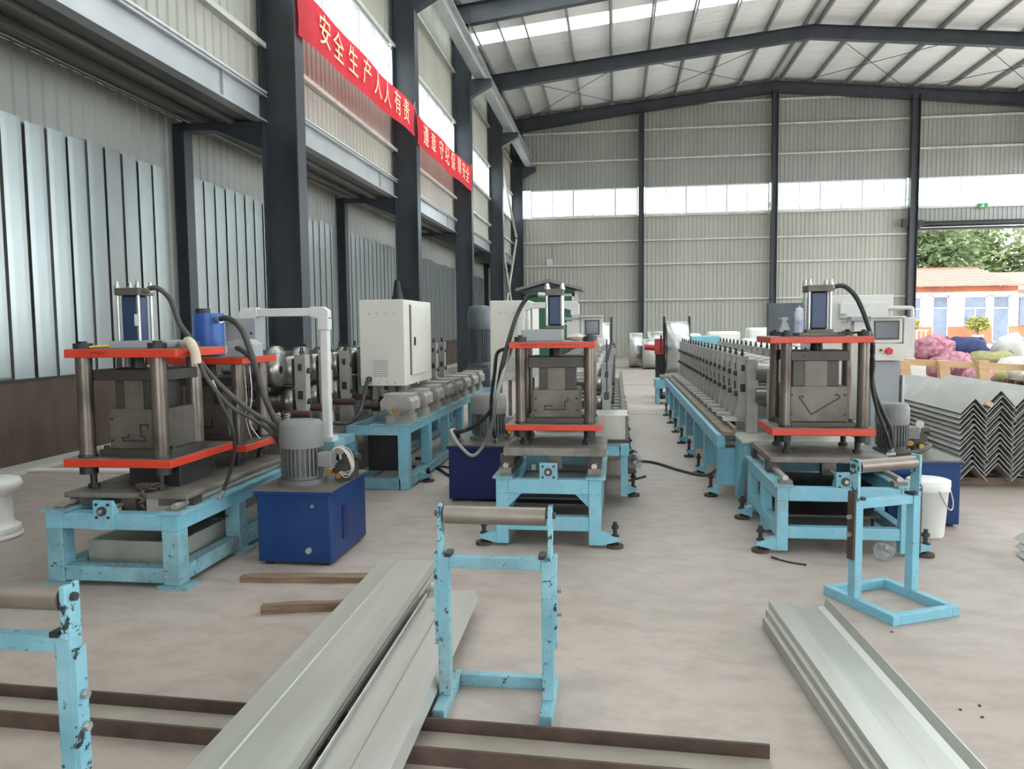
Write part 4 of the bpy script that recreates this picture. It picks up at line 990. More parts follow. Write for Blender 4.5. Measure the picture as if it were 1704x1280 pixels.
# electrical cabinets
def louvre(parent, x0, x1, y, z0, z1, n=8):
    MB().box(x0, x1, y-.003, y, z0, z1).build('vent_plate', 'cabinet', parent)
    for i in range(n):
        z = z0+.008+(z1-z0-.016)*i/(n-1)
        MB().box(x0+.006, x1-.006, y-.008, y-.003, z-.0035, z+.0035).build('louvre_slat', 'ductgrey', parent)
def cabinet(label, x0, x1, y0, y1, z0, z1, leg_z, vent):
    c = thing('control_cabinet', label, 'cabinet', ((x0+x1)/2, (y0+y1)/2, leg_z))
    MB().box(x0, x1, y0, y1, z0, z1).build('body', 'cabinet', c, bev=.008)
    d = MB().box(x1, x1+.018, y0+.22, y0+.62*(y1-y0)+.2, z0+.09, z1-.05).build('door', 'cabinet', c, bev=.004)
    MB().box(x1, x1+.004, y0+.19, y0+.22, z0+.09, z1-.04).build('door_gap', 'black', c)
    MB().box(x1+.018, x1+.032, y0+.28, y0+.3, (z0+z1)/2-.03, (z0+z1)/2+.05).build('handle', 'black', d)
    for z in (z1-.13, z0+.03):
        for k in range(4):
            x = x0+.1+k*.08*(x1-x0)/.44
            MB().cyl((x, y0-.006, z), (x, y0, z), .008, 8).build('screw', 'ductgrey', c)
    if vent: louvre(c, x0+.12, x0+.28, y0, z0+.09, z0+.25)
    for x in (x0+.05, x1-.09):
        for y in (y0+.2, y1-.1):
            MB().box(x, x+.04, y, y+.04, leg_z, z0).build('leg', 'stand', c)
    return c
cabinet('cream electrical cabinet with an open side door above the left gearboxes', -2.4, -1.965, 7.0, 8.05, .905, 1.715, .59, True)
cabinet('cream electrical cabinet left of the centre press, partly hidden by a black hose', -1.35, -.93, 8.2, 9.3, .87, 1.73, .0, True)
cb = thing('power_cable', 'black cable drooping from the corner of the left cream cabinet', 'cable', (-2.35, 6.4, .6), group=None)
MB().tube([(-2.31, 6.99, 0.97), (-2.27, 6.8, 0.95), (-2.26, 6.66, 0.83), (-2.25, 6.5, 0.7), (-2.32, 6.4, 0.63), (-2.4, 6.3, 0.64), (-2.44, 6.15, .66)], .018, 10).build('cable_sheath', 'hose_black', cb)
MB().cyl((-2.31, 6.97, .97), (-2.31, 7.0, .97), .026, 10).build('cable_gland', 'black', cb)
# swivel arms with panels
def arm(label, px_, py, z0, zt, xe, zbox, w=.06):
    a = thing('panel_arm', label, 'control arm', (px_, py, z0))
    MB().box(px_-w*.5, px_+w*.5, py-w*.5, py+w*.5, z0, zt-.1).build('post', 'white', a, bev=.012)
    MB().box(px_-w*.9, px_+w*.9, py-w*.9, py+w*.9, z0, z0+.03).build('base_flange', 'white', a)
    MB().box(px_-w*.62, px_+w*.62, py-w*.62, py+w*.62, zt-.13, zt-.03).build('collar', 'white', a, bev=.006)
    s = 1 if xe > px_ else -1
    MB().prism([(px_+s*w*.6, zt-.05), (px_+s*w*.6, zt+.02), (px_+s*w*.1, zt+.045), (px_-s*w*1.6, zt+.045), (px_-s*w*1.6, zt-.05)] if False else
               [(px_-s*w*.62, zt-.05), (px_-s*w*.62, zt+.015), (px_, zt+.045), (px_+s*w*1.6, zt+.045), (px_+s*w*1.6, zt-.03), (px_+s*w*.62, zt-.05)], 'y', py-w*.55, py+w*.55).build('elbow', 'white', a, bev=.006)
    MB().box(min(px_+s*w*1.5, xe-s*w*1.5), max(px_+s*w*1.5, xe-s*w*1.5), py-w*.45, py+w*.45, zt-.025, zt+.037).build('arm_tube', 'white', a, bev=.008)
    MB().prism([(xe+s*w*.62, zbox), (xe+s*w*.62, zt+.015), (xe, zt+.045), (xe-s*w*1.6, zt+.045), (xe-s*w*1.6, zt-.03), (xe-s*w*.62, zt-.05), (xe-s*w*.62, zbox)], 'y', py-w*.55, py+w*.55).build('elbow', 'white', a, bev=.006)
    return a
a = arm('white swivel arm carrying a grey box behind the left press', -2.19, 5.6, .6, 1.57, -2.82, 1.5, .066)
bx2 = MB().box(-2.95, -2.71, 5.52, 5.68, 1.33, 1.535).build('panel_box', 'ductgrey', a, bev=.004)
MB().cyl((-2.74, 5.52, 1.42), (-2.74, 5.51, 1.42), .008, 10).build('lock', 'black', bx2)
MB().box(-2.97, -2.83, 5.5, 5.52, 1.5, 1.53).build('sun_hood', 'ductgrey', bx2)
a = arm('white swivel arm carrying a touch panel behind the centre press', -.98, 7.9, 1.2, 1.66, -.42, 1.56, .07)
MB().box(-1.02, -.94, 7.86, 8.2, 1.14, 1.2).build('wall_bracket', 'white', a)
def panel(parent, x0, x1, y, z0, z1):
    b = MB().box(x0, x1, y, y+.12, z0, z1).build('panel_box', 'cabinet', parent, bev=.005)
    MB().box(x0+.04, x1-.03, y-.006, y, z0+.03, z1-.03).build('bezel', 'bezel', b)
    MB().box(x0+.055, x1-.045, y-.008, y-.006, z0+.045, z1-.045).build('screen', 'screen', b)
    MB().box(x0-.01, x1+.01, y-.06, y+.12, z1, z1+.014).build('sun_hood', 'cabinet', b)
    return b
b = panel(a, -.36, -.14, 7.84, 1.33, 1.54)
MB().box(-.5, -.37, 7.84, 7.96, 1.33, 1.5).build('side_cover', 'white', b)
MB().box(-.52, -.36, 7.82, 7.97, 1.51, 1.54).build('side_hood', 'ductgrey', b)
# right control cabinet and console
c = thing('control_cabinet', 'wide white control cabinet behind the right press', 'cabinet', (2.4, 8.6, 0))
MB().box(2.02, 2.82, 8.4, 8.9, .05, 1.74).build('body', 'white', c, bev=.01)
MB().box(2.28, 2.75, 8.34, 8.4, 1.5, 1.66).build('top_drawer', 'white', c, bev=.01)
MB().box(2.0, 2.84, 8.38, 8.92, 0, .05).build('plinth', 'stand', c)
MB().box(2.05, 2.4, 8.385, 8.4, .15, 1.4).build('door', 'cabinet', c, bev=.004); MB().box(2.43, 2.79, 8.385, 8.4, .15, 1.4).build('door', 'cabinet', c, bev=.004)
MB().tube([(2.75, 8.36, 1.6), (2.95, 8.36, 1.6), (2.99, 8.36, 1.58), (2.99, 8.36, 1.4)], .02, 8, 3).build('handrail', 'white', c)
for x, t in ((2.28, 1.53), (2.3, 1.45)): MB().box(x, x+.06, 8.32, 8.34, t, t+.02).build('catch', 'ductgrey', c)
k = thing('operator_console', 'grey operator console with a dark touch screen and a red button', 'console', (2.58, 7.85, 0))
MB().box(2.44, 2.7, 7.82, 8.1, 0, 1.08).build('pedestal', 'ductgrey', k, bev=.006)
MB().box(2.72, 2.74, 7.8, 8.12, 0, .95).build('side_post', 'white', k)
pb = panel(k, 2.4, 2.7, 7.78, 1.26, 1.5)
MB().box(2.45, 2.71, 7.76, 7.95, 1.09, 1.25).build('button_box', 'cabinet', k, bev=.005)
MB().cyl((2.57, 7.76, 1.18), (2.57, 7.74, 1.18), .022, 12).cyl((2.57, 7.74, 1.18), (2.57, 7.715, 1.18), .035, 16, .03).build('emergency_button', 'redbtn', k)
MB().cyl((2.5, 7.76, 1.19), (2.5, 7.75, 1.19), .012, 10).build('selector_knob', 'black', k)
MB().box(2.72, 2.82, 7.8, 7.95, 1.12, 1.5).build('side_cover', 'white', k, bev=.006)
MB().box(2.22, 2.4, 7.74, 7.9, 1.47, 1.51).build('side_hood', 'ductgrey', k)
MB().box(2.26, 2.4, 7.78, 7.9, 1.32, 1.47).build('plug_box', 'white', k, bev=.004)
gp = thing('grey_panel', 'dark grey monitor panel standing behind the spray can', 'panel', (1.5, 8.1, 0))
MB().box(1.52, 1.86, 8.1, 8.16, 1.3, 1.66).build('panel_sheet', 'motor_dark', gp, bev=.004)
MB().box(1.67, 1.71, 8.13, 8.17, 0.55, 1.3).build('stalk', 'motor_dark', gp)
MB().box(1.56, 1.82, 8.06, 8.22, .53, .55).build('base', 'motor_dark', gp)
# floor cables
def cable(label, pts, r=.012, m='hose_black'):
    c_ = thing('floor_cable', label, 'cable', pts[0])
    MB().tube(pts, r, 8, 7).build('cable_sheath', m, c_); MB().cyl(pts[0], Vector(pts[0])+(Vector(pts[1])-Vector(pts[0])).normalized()*.04, r*1.4, 8).build('cable_gland', 'black', c_)
cable('brown cable curving over the floor from the centre line to the right line', [(0.04, 7.9, .2), (0.1, 8.0, .02), (0.21, 8.19, .014), (0.40, 8.10, .014), (0.61, 7.71, .014), (0.79, 7.47, .014), (0.9, 7.5, .02), (1.0, 7.55, .1)], .013, 'hose')
cable('black cable on the floor between the left bed and the centre tank', [(-2.13, 7.91, .06), (-2.02, 7.95, .05), (-1.9, 7.8, .02), (-1.75, 7.5, .014), (-1.6, 7.22, .014), (-1.45, 7.0, .014), (-1.3, 6.9, .014)], .013)
cable('second black cable crossing the floor left of the centre tank', [(-2.15, 7.5, .06), (-1.95, 7.6, .02), (-1.8, 7.72, .014), (-1.6, 7.55, .014), (-1.45, 7.4, .014), (-1.2, 7.3, .014)], .011)
cable('thin dark wire on the floor in front of the right table', [(.95, 4.84, .012), (1.0, 4.8, .006), (1.06, 4.75, .006), (1.13, 4.72, .006)], .005)

# ================================================================== things in the foreground
def roller_stand(label, loc, rz, front_bar=True, depth=(0, .48), upr=.28, w=.42, h=.77, paint='cyan_worn', dark_slide=False, cb=.555):
    s = thing('roller_stand', label, 'roller stand', loc, rz, local=True)
    y0, y1 = depth; b = .045
    for x in (0, w-b): MB().box(x, x+b, y0, y1, 0, .05).build('base_bar', paint, s, bev=.003)
    MB().box(b, w-b, y1-.04, y1, 0, .05).build('base_bar', paint, s, bev=.003)
    if front_bar: MB().box(b, w-b, y0, y0+.04, 0, .05).build('base_bar', paint, s, bev=.003)
    for i, x in enumerate((0, w-b)):
        MB().box(x, x+b, upr-.025, upr+.025, .05, cb+.005).build('upright', paint, s, bev=.003)
        sx = x+.004 if i == 0 else x+b-.02
        ar = MB().box(sx, sx+.016, upr-.03, upr+.03, cb-.005, h).build('slide_arm', 'cyan_chip', s, bev=.002)
        xo = x-.012 if i == 0 else x+b
        sl = MB().box(xo, xo+.012, upr-.022, upr+.022, .25, .6).build('slide_plate', 'rust' if dark_slide else 'cyan_chip', s)
        for z in (.38, .47):
            MB().hexp((xo+(.0 if i == 0 else .012), upr, z), .013, -.016 if i == 0 else .016, 'x').build('bolt', 'chrome', sl)
        MB().cyl((sx-.012, upr, h-.035), (sx+.028, upr, h-.035), .012, 10).build('axle_end', 'die_dark', ar)
    MB().box(b, w-b, upr-.02, upr+.02, cb-.045, cb).build('cross_bar', paint, s, bev=.003)
    MB().cyl((.028, upr, h-.04), (w-.028, upr, h-.04), .034, 22).build('roller', 'roller_stand', s)
    for x in (.03, w-.055): MB().box(x, x+.025, upr-.03, upr+.03, cb, cb+.015).build('stop_block', 'black', s)
    return s
roller_stand('cyan roller stand standing in the centre foreground', (-.672, 2.53, 0), 0, False, (.13, .47), .27, .44, .785, cb=.59)
roller_stand('cyan roller stand turned at an angle in front of the right press', (1.31, 3.79, 0), R(26), True, (0, .48), .28, .415, .765, 'cyan', True)
roller_stand('chipped cyan roller stand cut off by the left edge of the frame', (-1.905, 1.56, 0), 0, True, (0, .48), .28, .46, .775, 'cyan_worn', cb=.635)

# dark channel on the floor
ch = thing('steel_channel', 'long rusty steel channel lying on the floor across the foreground', 'channel', (-.9, 2.5, 0), R(-2.1), local=True)
MB().box(-3.2, 1.4, -.1, .1, 0, .012).build('web', 'rust', ch)
MB().box(-3.2, 1.4, .088, .1, .012, .06).build('flange', 'rust', ch); MB().box(-3.2, 1.4, -.1, -.088, .012, .06).build('flange', 'rust', ch)
MB().box(-3.2, 1.4, -.086, .086, .012, .014).build('dust_layer', 'dust', ch)

# galvanised profiles, centre
def profile(label, line, t, y0, y1, loc, rz=0, m='galv', group=None, rx=0, name='steel_profile'):
    o = MB().strip(line, t, 'y', y0, y1).build(name, m, org=(0, 0, 0)); o.location = loc; o.rotation_euler = (rx, 0, rz)
    tag(o, label, 'profile', group); return o
profile('wide galvanised channel lying web-up across the dark channel, left of the centre stand',
        [(.152, .042), (.15, .085), (-.045, .085), (-.05, .089), (-.055, .085), (-.15, .085), (-.15, .003), (.15, .003), (.15, .032)], .004, -3.2, 2.02, (-1.12, 2.1, .062), R(1.2), 'galv_dull')
profile('bright galvanised profile nested beside the wide one, under the centre stand',
        [(-.13, .03), (-.135, .003), (-.03, .003), (.0, .045), (.12, .05), (.135, .003)], .004, -3.2, 1.66, (-.8, 2.1, .062), R(1.2), 'galv')
for k in range(3):
    q_ = 1.24-.13*k
    profile('galvanised hat channel in the bundle on the right floor, ' + ('lowest of three', 'middle of three', 'topmost of three')[k],
            [(-.15*q_, -.012), (-.15*q_, .04), (-.075*q_, .04), (-.068*q_, .025), (.0, .012), (.085*q_, .012), (.115*q_, .02), (.128*q_, .06)], .004, -3.0, 1.22+.04*k,
            (.955, 2.5, .014+.026*k), R(3.6-.2*k), 'galv_dull' if k < 2 else 'galv')
for k in range(3):
    profile('thin galvanised strip at the right edge of the frame, ' + ('nearest', 'middle', 'farthest')[k], [(-.05, 0), (0, .04), (.05, 0)], .004, 0, 1.2, (2.42+.03*k, 3.85+.08*k, .01+.03*k), R(-4), 'galv')
# boards
def board(label, c, L_, w_, h_, rz, taper=0):
    o = thing('wooden_board', label, 'board', (c[0], c[1], 0), rz, local=True)
    n = 10; vs = []
    for i in range(n+1):
        x = -L_/2+L_*i/n; j = (noise.noise((x*7, c[0]*9, 0)))*.006
        ww = w_/2*(1-taper*max(0, .25-i/n)*1.6)
        vs += [(x, -ww+j, 0.0), (x, ww+j, 0.0), (x, ww+j, h_+j*.6), (x, -ww+j, h_-j*.4)]
    fs = [(4*i+a, 4*i+(a+1) % 4, 4*i+4+(a+1) % 4, 4*i+4+a) for i in range(n) for a in range(4)] + [(3, 2, 1, 0), (4*n, 4*n+1, 4*n+2, 4*n+3)]
    MB().add(vs, fs).build('plank', 'wood', o)
    MB().obox((-L_/2+.06, -w_*.1, h_*.85), (.1, w_*.4, h_*.4), (0, .08, .15)).build('splinter', 'wood', o)
board('splintered wooden board on the floor behind the profiles, farther of two', (-1.72, 4.14, 0), .86, .08, .035, R(6), 1.0)
board('worn wooden board on the floor behind the profiles, nearer of two', (-1.53, 3.7, 0), .56, .05, .045, R(14))
wpk = thing('white_plank', 'long white plank on the floor between the left press and the annex wall', 'plank', (-5.2, 7.2, 0), R(4), local=True)
MB().box(-1.0, .9, -.07, .07, 0, .03).build('plank', 'plastic', wpk, bev=.004); MB().box(.82, .9, -.05, .05, .03, .05).build('cleat', 'plastic', wpk)
for i_, (x_, y_, d_) in enumerate(((1.275, 2.98, 'nearest the right bundle'), (1.36, 3.02, 'right of the bundle'), (1.33, 2.93, 'lowest of three right of the bundle'), (1.28, 3.72, 'beside the foot of the rotated stand'), (-1.37, 2.46, 'lying in the rusty channel'))):
    z_ = .014 if i_ == 4 else 0
    pc_ = MB().lathe([(.001, 0), (.005, .001), (.007, .003), (.004, .006), (.001, .0065)], (x_, y_, z_), 7).build('metal_chip', 'ductgrey' if i_ == 4 else 'rust'); tag(pc_, 'small loose chip on the floor, ' + d_, 'chip')
# white plastic drum and bucket
d = thing('plastic_spool', 'white plastic spool with ribbed foot at the left edge of the frame', 'spool', (-4.4, 4.8, 0))
MB().lathe([(.001, 0), (.2, 0), (.21, .01), (.21, .03), (.195, .035), (.205, .05), (.195, .06), (.2, .075), (.185, .085), (.165, .1), (.155, .13), (.15, .3)], (-4.4, 4.8, 0), 36).build('barrel', 'plastic', d)
MB().lathe([(.15, .3), (.2, .33), (.225, .37), (.21, .41), (.13, .425), (.05, .42), (.04, .35), (.001, .35)], (-4.4, 4.8, 0), 36).build('top_flange', 'plastic', d)
MB().cyl((-4.4, 4.8, .42), (-4.4, 4.8, .424), .04, 16).build('axle_hole', 'black', d)
b = thing('plastic_bucket', 'white plastic bucket in front of the right blue tank', 'bucket', (2.1, 5.5, 0))
MB().lathe([(.001, 0), (.1, 0), (.105, .01), (.125, .31), (.135, .315), (.135, .355), (.128, .36), (.12, .36), (.1, .012), (.001, .012)], (2.1, 5.5, 0), 32).build('pail', 'plastic', b)
MB().lathe([(.137, .345), (.137, .385), (.12, .392), (.001, .392)], (2.1, 5.5, 0), 32).build('lid', 'plastic', b)
MB().tube([(2.235, 5.5, .34), (2.245, 5.46, .25), (2.225, 5.42, .2), (2.18, 5.38, .22), (2.12, 5.362, .33)], .004, 6).build('wire_handle', 'chrome', b)
pb_ = thing('plastic_bag', 'crumpled clear bag on the floor under the right table', 'bag', (1.62, 4.92, 0))
mb = MB(); n = 12; vs = []
for j in range(7):
    for i in range(n):
        a = 2*math.pi*i/n; t = j/6*math.pi; r = .06*math.sin(t)+.002
        k = 1+.35*noise.noise((i*1.3, j*1.7, 3))
        vs.append((1.62+r*k*math.cos(a), 4.88+r*k*math.sin(a), .05-.05*math.cos(t)*k+.001))
mb.add(vs, [(j*n+i, j*n+(i+1) % n, (j+1)*n+(i+1) % n, (j+1)*n+i) for j in range(6) for i in range(n)])
mb.build('film', 'clear_film', pb_); MB().obox((1.63, 4.88, .04), (.04, .03, .02), (.3, .4, .5)).build('scrap', 'galv', pb_)

# ---------------------------------------------------------------- stacked angle profiles on the right
ANG = {}
def ang_mesh(w, h, L_):
    return MB().strip([(-w/2, 0), (0, h), (w/2, 0)], .005, 'y', 0, L_).mesh('steel_angle', 'angle')
AM = ang_mesh(.235, .135, 2.2)
bl = MB().box(2.95, 3.9, 7.3, 7.4, 0, .06).build('timber_bearer', 'wood'); tag(bl, 'dark timber under the front of the angle stack', 'timber')
bl = MB().box(2.95, 3.9, 8.9, 9.0, 0, .06).build('timber_bearer', 'wood'); tag(bl, 'dark timber under the rear of the angle stack', 'timber')
for col, (x, dz) in enumerate(((3.08, 0), (3.295, .022), (3.51, .0), (3.725, .02))):
    for i in range(15):
        if col == 0 and i == 14: continue
        o = inst('steel_angle', AM, (x+random.uniform(-.006, .006), 7.12+random.uniform(-.015, .02), .064+dz+i*.0455), None, (0, random.uniform(-.012, .012), random.uniform(-.003, .003)))
        nn = (13 if col == 0 else 14)-i
        tag(o, 'grey steel angle in the %s column of the angle stack, %s' % (('leftmost', 'second', 'third', 'rightmost')[col],
            ('topmost', 'second from the top', 'third from the top', 'fourth from the top', 'fifth from the top', 'sixth from the top', 'seventh from the top', 'eighth from the top', 'seventh from the floor', 'sixth from the floor', 'fifth from the floor', 'fourth from the floor', 'third from the floor', 'second from the floor', 'lowest')[nn if nn < 8 or col else nn+1]), 'angle profile', 'angles nested in the big stack')
wb_ = MB().obox((3.2, 7.14, .74), (.05, .06, .04), (0, .6, 0)).build('wood_chock', 'pine'); tag(wb_, 'small wooden chock between the top angles of the stack', 'chock')

# ================================================================== the back of the hall
def coil(label, x, y, z, r, w_, floor=True):
    c = thing('steel_coil', label, 'coil', (x, y, z-r))
    MB().lathe([(r*.5, -w_/2), (r, -w_/2), (r, w_/2), (r*.5, w_/2), (r*.5, -w_/2)], (x, y, z), 48, 'x').build('coil_body', 'coil', c)
    for s in (-1, 1):
        MB().lathe([(r*.52, s*w_/2*1.004), (r*.98, s*w_/2*1.004)], (x, y, z), 40, 'x').build('coil_face', 'die', c)
    return c
coil('shiny steel coil standing on the floor between the lines, left of two', .66, 27.0, .6, .6, .46)
coil('shorter shiny steel coil in front of the other floor coil', 1.13, 26.0, .5, .5, .54)
coil('steel coil half hidden behind the two floor coils', 1.45, 28.5, .62, .62, .7)
coil('steel coil far back near the gable wall', 2.5, 31.0, .6, .6, .7)
def decoiler(label, x, y, zc, r, w_, lab2):
    d_ = thing('decoiler', label, 'decoiler', (x, y, 0))
    MB().box(x-.35, x+.25, y-.3, y+.5, 0, .08).build('base', 'black', d_)
    MB().box(x-w_/2-.2, x-w_/2-.06, y-.1, y+.1, .08, zc+.1).build('column', 'black', d_)
    MB().cyl((x-w_/2-.25, y, zc), (x+w_/2+.12, y, zc), .06, 14).build('mandrel', 'shaft', d_)
    for s in (-1, 1):
        xx = x+s*(w_/2+.035)
        MB().box(xx-.02, xx+.02, y-.04, y+.04, zc-.78, zc+.62).box(xx-.02, xx+.02, y-.62, y+.62, zc-.04, zc+.04).build('retaining_arm', 'black', d_)
    m_ = MB().cyl((x-w_/2-.2, y-.05, zc), (x-w_/2-.42, y-.05, zc+.02), .06, 12).box(x-w_/2-.22, x-w_/2-.05, y-.16, y+.05, zc-.12, zc+.18).build('drive_motor', 'redbtn', d_)
    MB().cyl((x-w_/2-.1, y-.15, zc-.1), (x-w_/2-.1, y-.15, zc+.25), .02, 8).build('feed_pipe', 'shaft', m_)
    coil(lab2, x, y, zc, r, w_)
decoiler('decoiler with red drive at the far end of the right line', 1.18, 15.6, 1.0, .52, .42, 'bright coil held on the right decoiler')
decoiler('decoiler at the far end of the centre line', -.35, 17.0, 1.02, .5, .4, 'bright coil held on the centre decoiler')
cy_ = thing('feed_box', 'pale blue feed box low beside the far end of the right line', 'box', (.9, 14.3, 0))
MB().box(.7, 1.1, 14.2, 14.8, .3, .46).build('housing', 'cyan', cy_); MB().box(.72, .78, 14.25, 14.75, 0, .3).build('leg', 'cyan', cy_); MB().box(1.02, 1.08, 14.25, 14.75, 0, .3).build('leg', 'cyan', cy_)
MB().box(.8, 1.1, 14.2, 14.8, .46, .52).build('top_tray', 'carriage', cy_)
cy_ = thing('blue_machine', 'pale blue machine block behind the far stands of the right line', 'machine', (2.0, 18, 0))
MB().box(1.68, 2.33, 17.9, 18.9, .0, 1.19).build('housing', 'cyan', cy_, bev=.02); MB().box(1.7, 2.2, 17.88, 17.9, .9, 1.05).build('cover', 'cyan_worn', cy_)
# white wrapped bundles
wl_ = [(2.05, 23, .9, 1.2), (3.1, 23.2, 1.05, 1.25), (4.15, 23.0, 1.0, 1.35), (4.75, 20.5, .8, 1.4), (3.6, 20.8, .8, 1.08), (5.4, 23.4, .9, 1.45), (5.9, 20.6, .95, 1.3)]
desc = ['left of the row behind the blue machine', 'second behind the blue machine', 'with a rounded top behind the stands', 'tall, nearest the right press', 'low, in the front row', 'tall, rear right of the row', 'front right of the row, behind the press']
for (x, y, w_, h_), ds in zip(wl_, desc):
    t = thing('wrapped_pallet', 'white wrapped pallet load ' + ds, 'pallet', (x, y, 0))
    for k in range(3): MB().box(x-w_/2, x+w_/2, y-.5+k*.4, y-.3+k*.4, .09, .12).box(x-w_/2, x+w_/2, y-.48+k*.4, y-.4+k*.4, 0, .09).build('pallet_board', 'pine', t)
    MB().box(x-w_/2+.02, x+w_/2-.02, y-.5, y+.5, .12, h_*.62).build('load', 'wrap', t, bev=.05)
    MB().box(x-w_/2+.08, x+w_/2-.1, y-.44, y+.42, h_*.62, h_).build('top_load', 'wrap', t, bev=.07)
# green booth
bt = thing('green_booth', 'small green booth with a low pitched grey roof in the far left corner', 'booth', (-2.2, 26, 0))
MB().box(-3.0, -1.36, 25.2, 26.6, 0, 2.6).build('wall_panel', 'green', bt)
MB().prism([(-3.25, 2.6), (-2.2, 2.88), (-1.1, 2.6), (-1.1, 2.68), (-2.2, 2.98), (-3.25, 2.68)], 'y', 24.9, 26.9).build('roof', 'motor', bt)
MB().prism([(-3.05, 2.6), (-2.2, 2.86), (-1.3, 2.6)], 'y', 25.18, 25.22).build('gable', 'motor_dark', bt)
for x in (-3.0, -2.0, -1.44): MB().box(x, x+.07, 25.16, 25.2, 0, 2.5).build('frame_post', 'white', bt)
MB().box(-3.0, -1.37, 25.16, 25.2, 2.42, 2.5).build('frame_rail', 'white', bt); MB().box(-1.93, -1.44, 25.16, 25.2, 1.5, 1.56).build('frame_rail', 'white', bt)
MB().box(-1.36, -1.32, 25.2, 26.6, 0, 2.6).build('side_panel', 'clad_light', bt)
# black jacket on the second column
jk = thing('black_jacket', 'black jacket hanging on the second tall column', 'jacket', (-4.86, 17.1, 1.75))
mb = MB(); vs = []; n = 12
for z, r, sy in ((2.55, .02, .02), (2.5, .06, .05), (2.3, .09, .08), (2.1, .15, .1), (1.9, .18, .11), (1.78, .17, .1)):
    for i in range(n):
        a = 2*math.pi*i/n; k = 1+.2*math.sin(3*a+z*9)
        vs.append((-4.93+r*k*math.cos(a), 17.06+sy*k*math.sin(a), z))
mb.add(vs, [(j*n+i, (j+1)*n+i, (j+1)*n+(i+1) % n, j*n+(i+1) % n) for j in range(5) for i in range(n)], True)
mb.build('cloth', 'black', jk); MB().cyl((-4.93, 17.1, 2.56), (-4.93, 17.2, 2.56), .012, 6).build('hook', 'steel_dark', jk)

# ---------------------------------------------------------------- timber rack, sacks
tr = thing('timber_rack', 'pale timber rail on slanted posts behind the angle stack', 'timber rack', (4.1, 10.2, 0))
MB().prism([(3.55, 1.0), (5.6, .88), (5.6, .8), (3.55, .92)], 'y', 10.3, 10.36).build('rail', 'pine', tr)
for x in (3.62, 4.08, 4.54, 5.1):
    MB().add([(x, 10.2, 0), (x+.12, 10.2, 0), (x+.12, 10.3, 0), (x, 10.3, 0), (x-.1, 10.2, .97), (x+.02, 10.2, .97), (x+.02, 10.3, .97), (x-.1, 10.3, .97)],
             [(0,3,2,1),(4,5,6,7),(0,1,5,4),(1,2,6,5),(2,3,7,6),(3,0,4,7)]).build('slanted_post', 'pine', tr)
def sack(label, x, y, z, sx, sy, sz, m, seed):
    o = thing('stuffed_sack', label, 'sack', (x, y, z))
    n, k = 16, 9; vs = []
    for j in range(k+1):
        t = math.pi*j/k
        for i in range(n):
            a = 2*math.pi*i/n
            d = Vector((math.sin(t)*math.cos(a), math.sin(t)*math.sin(a), -math.cos(t)))
            q = 1+.3*noise.noise(d*1.7+Vector((seed*3.1, 0, 0)))+.12*noise.noise(d*4.5+Vector((seed, 5, 0)))
            vs.append((x+d.x*sx*q, y+d.y*sy*q, z+sz+max(-1, d.z*q*1.05)*sz))
    MB().add(vs, [(j*n+i, j*n+(i+1) % n, (j+1)*n+(i+1) % n, (j+1)*n+i) for j in range(k) for i in range(n)], True).build('sack_cloth', m, o)
    MB().cyl((x+sx*.5, y, z+sz*1.6), (x+sx*.7, y, z+sz*1.9), .03, 8, .06).build('tied_neck', m, o)
SK = [('pink patterned sack at the bottom left of the pile', 8.3, 20.5, 0, .55, .45, .35, 'sack_pink'), ('second pink sack beside the first in the pile', 8.05, 21.2, .45, .6, .45, .32, 'sack_pink'),
      ('navy blue sack on top of the pile', 8.95, 21.4, .55, .6, .4, .25, 'sack_blue'), ('olive sack in the middle of the pile', 9.4, 20.9, .2, .65, .4, .26, 'sack_olive'),
      ('pale sack leaning right of the olive one', 9.5, 19.9, .0, .5, .4, .3, 'sack_pale'), ('olive sack low at the front of the pile', 8.75, 19.6, 0, .4, .35, .22, 'sack_olive'),
      ('tall pale sack standing apart to the right', 10.6, 20.6, .1, .4, .35, .45, 'sack_olive'), ('grey sack at the back right of the pile', 10.1, 21.5, .1, .4, .35, .5, 'sack_pale'),
      ('white plastic sack at the right end of the pile', 11.6, 20.2, 0, .5, .4, .32, 'sack_pale'), ('small pink bundle at the foot of the pile', 8.2, 18.9, 0, .3, .3, .2, 'sack_pink'), ('white rolled sheet on the floor before the pile', 9.4, 18.6, 0, .4, .25, .2, 'sack_pale')]
for i, s_ in enumerate(SK): sack(*s_, i)
pl = thing('flat_pallet', 'flat dark pallet on the floor right of the sacks', 'pallet', (9.9, 18.9, 0))
for k in range(5): MB().box(9.0+k*.36, 9.28+k*.36, 18.4, 19.3, .1, .13).build('deck_board', 'wood', pl)
for y in (18.4, 18.8, 19.2): MB().box(9.0, 10.72, y, y+.1, 0, .1).build('bearer', 'wood', pl)

# ================================================================== outside
hs = thing('brick_house', 'low white house with orange base and red tiled roof across the yard', 'house', (21, 57, 0))
HX0, HX1, HY = 13.0, 26.2, 55
def wallseg(x0, x1, z0, z1, m): MB().box(x0, x1, HY, HY+.25, z0, z1).build('wall', m, hs)
ops = [(14.2, 15.8, 1.2, 3.15), (16.9, 17.9, .15, 3.15), (18.6, 20.25, 1.2, 3.15), (20.95, 21.95, .1, 3.2), (22.9, 24.35, 1.2, 3.17), (24.7, 25.75, .1, 3.17)]
x = HX0
for (a0, a1, z0, z1) in ops:
    wallseg(x, a0, 1.15, 3.45, 'plaster'); wallseg(x, a0, 0, 1.15, 'orange')
    wallseg(a0, a1, z1, 3.45, 'plaster')
    if z0 > 1: wallseg(a0, a1, 0, z0, 'orange')
    x = a1
wallseg(x, HX1, 1.15, 3.45, 'plaster'); wallseg(x, HX1, 0, 1.15, 'orange')
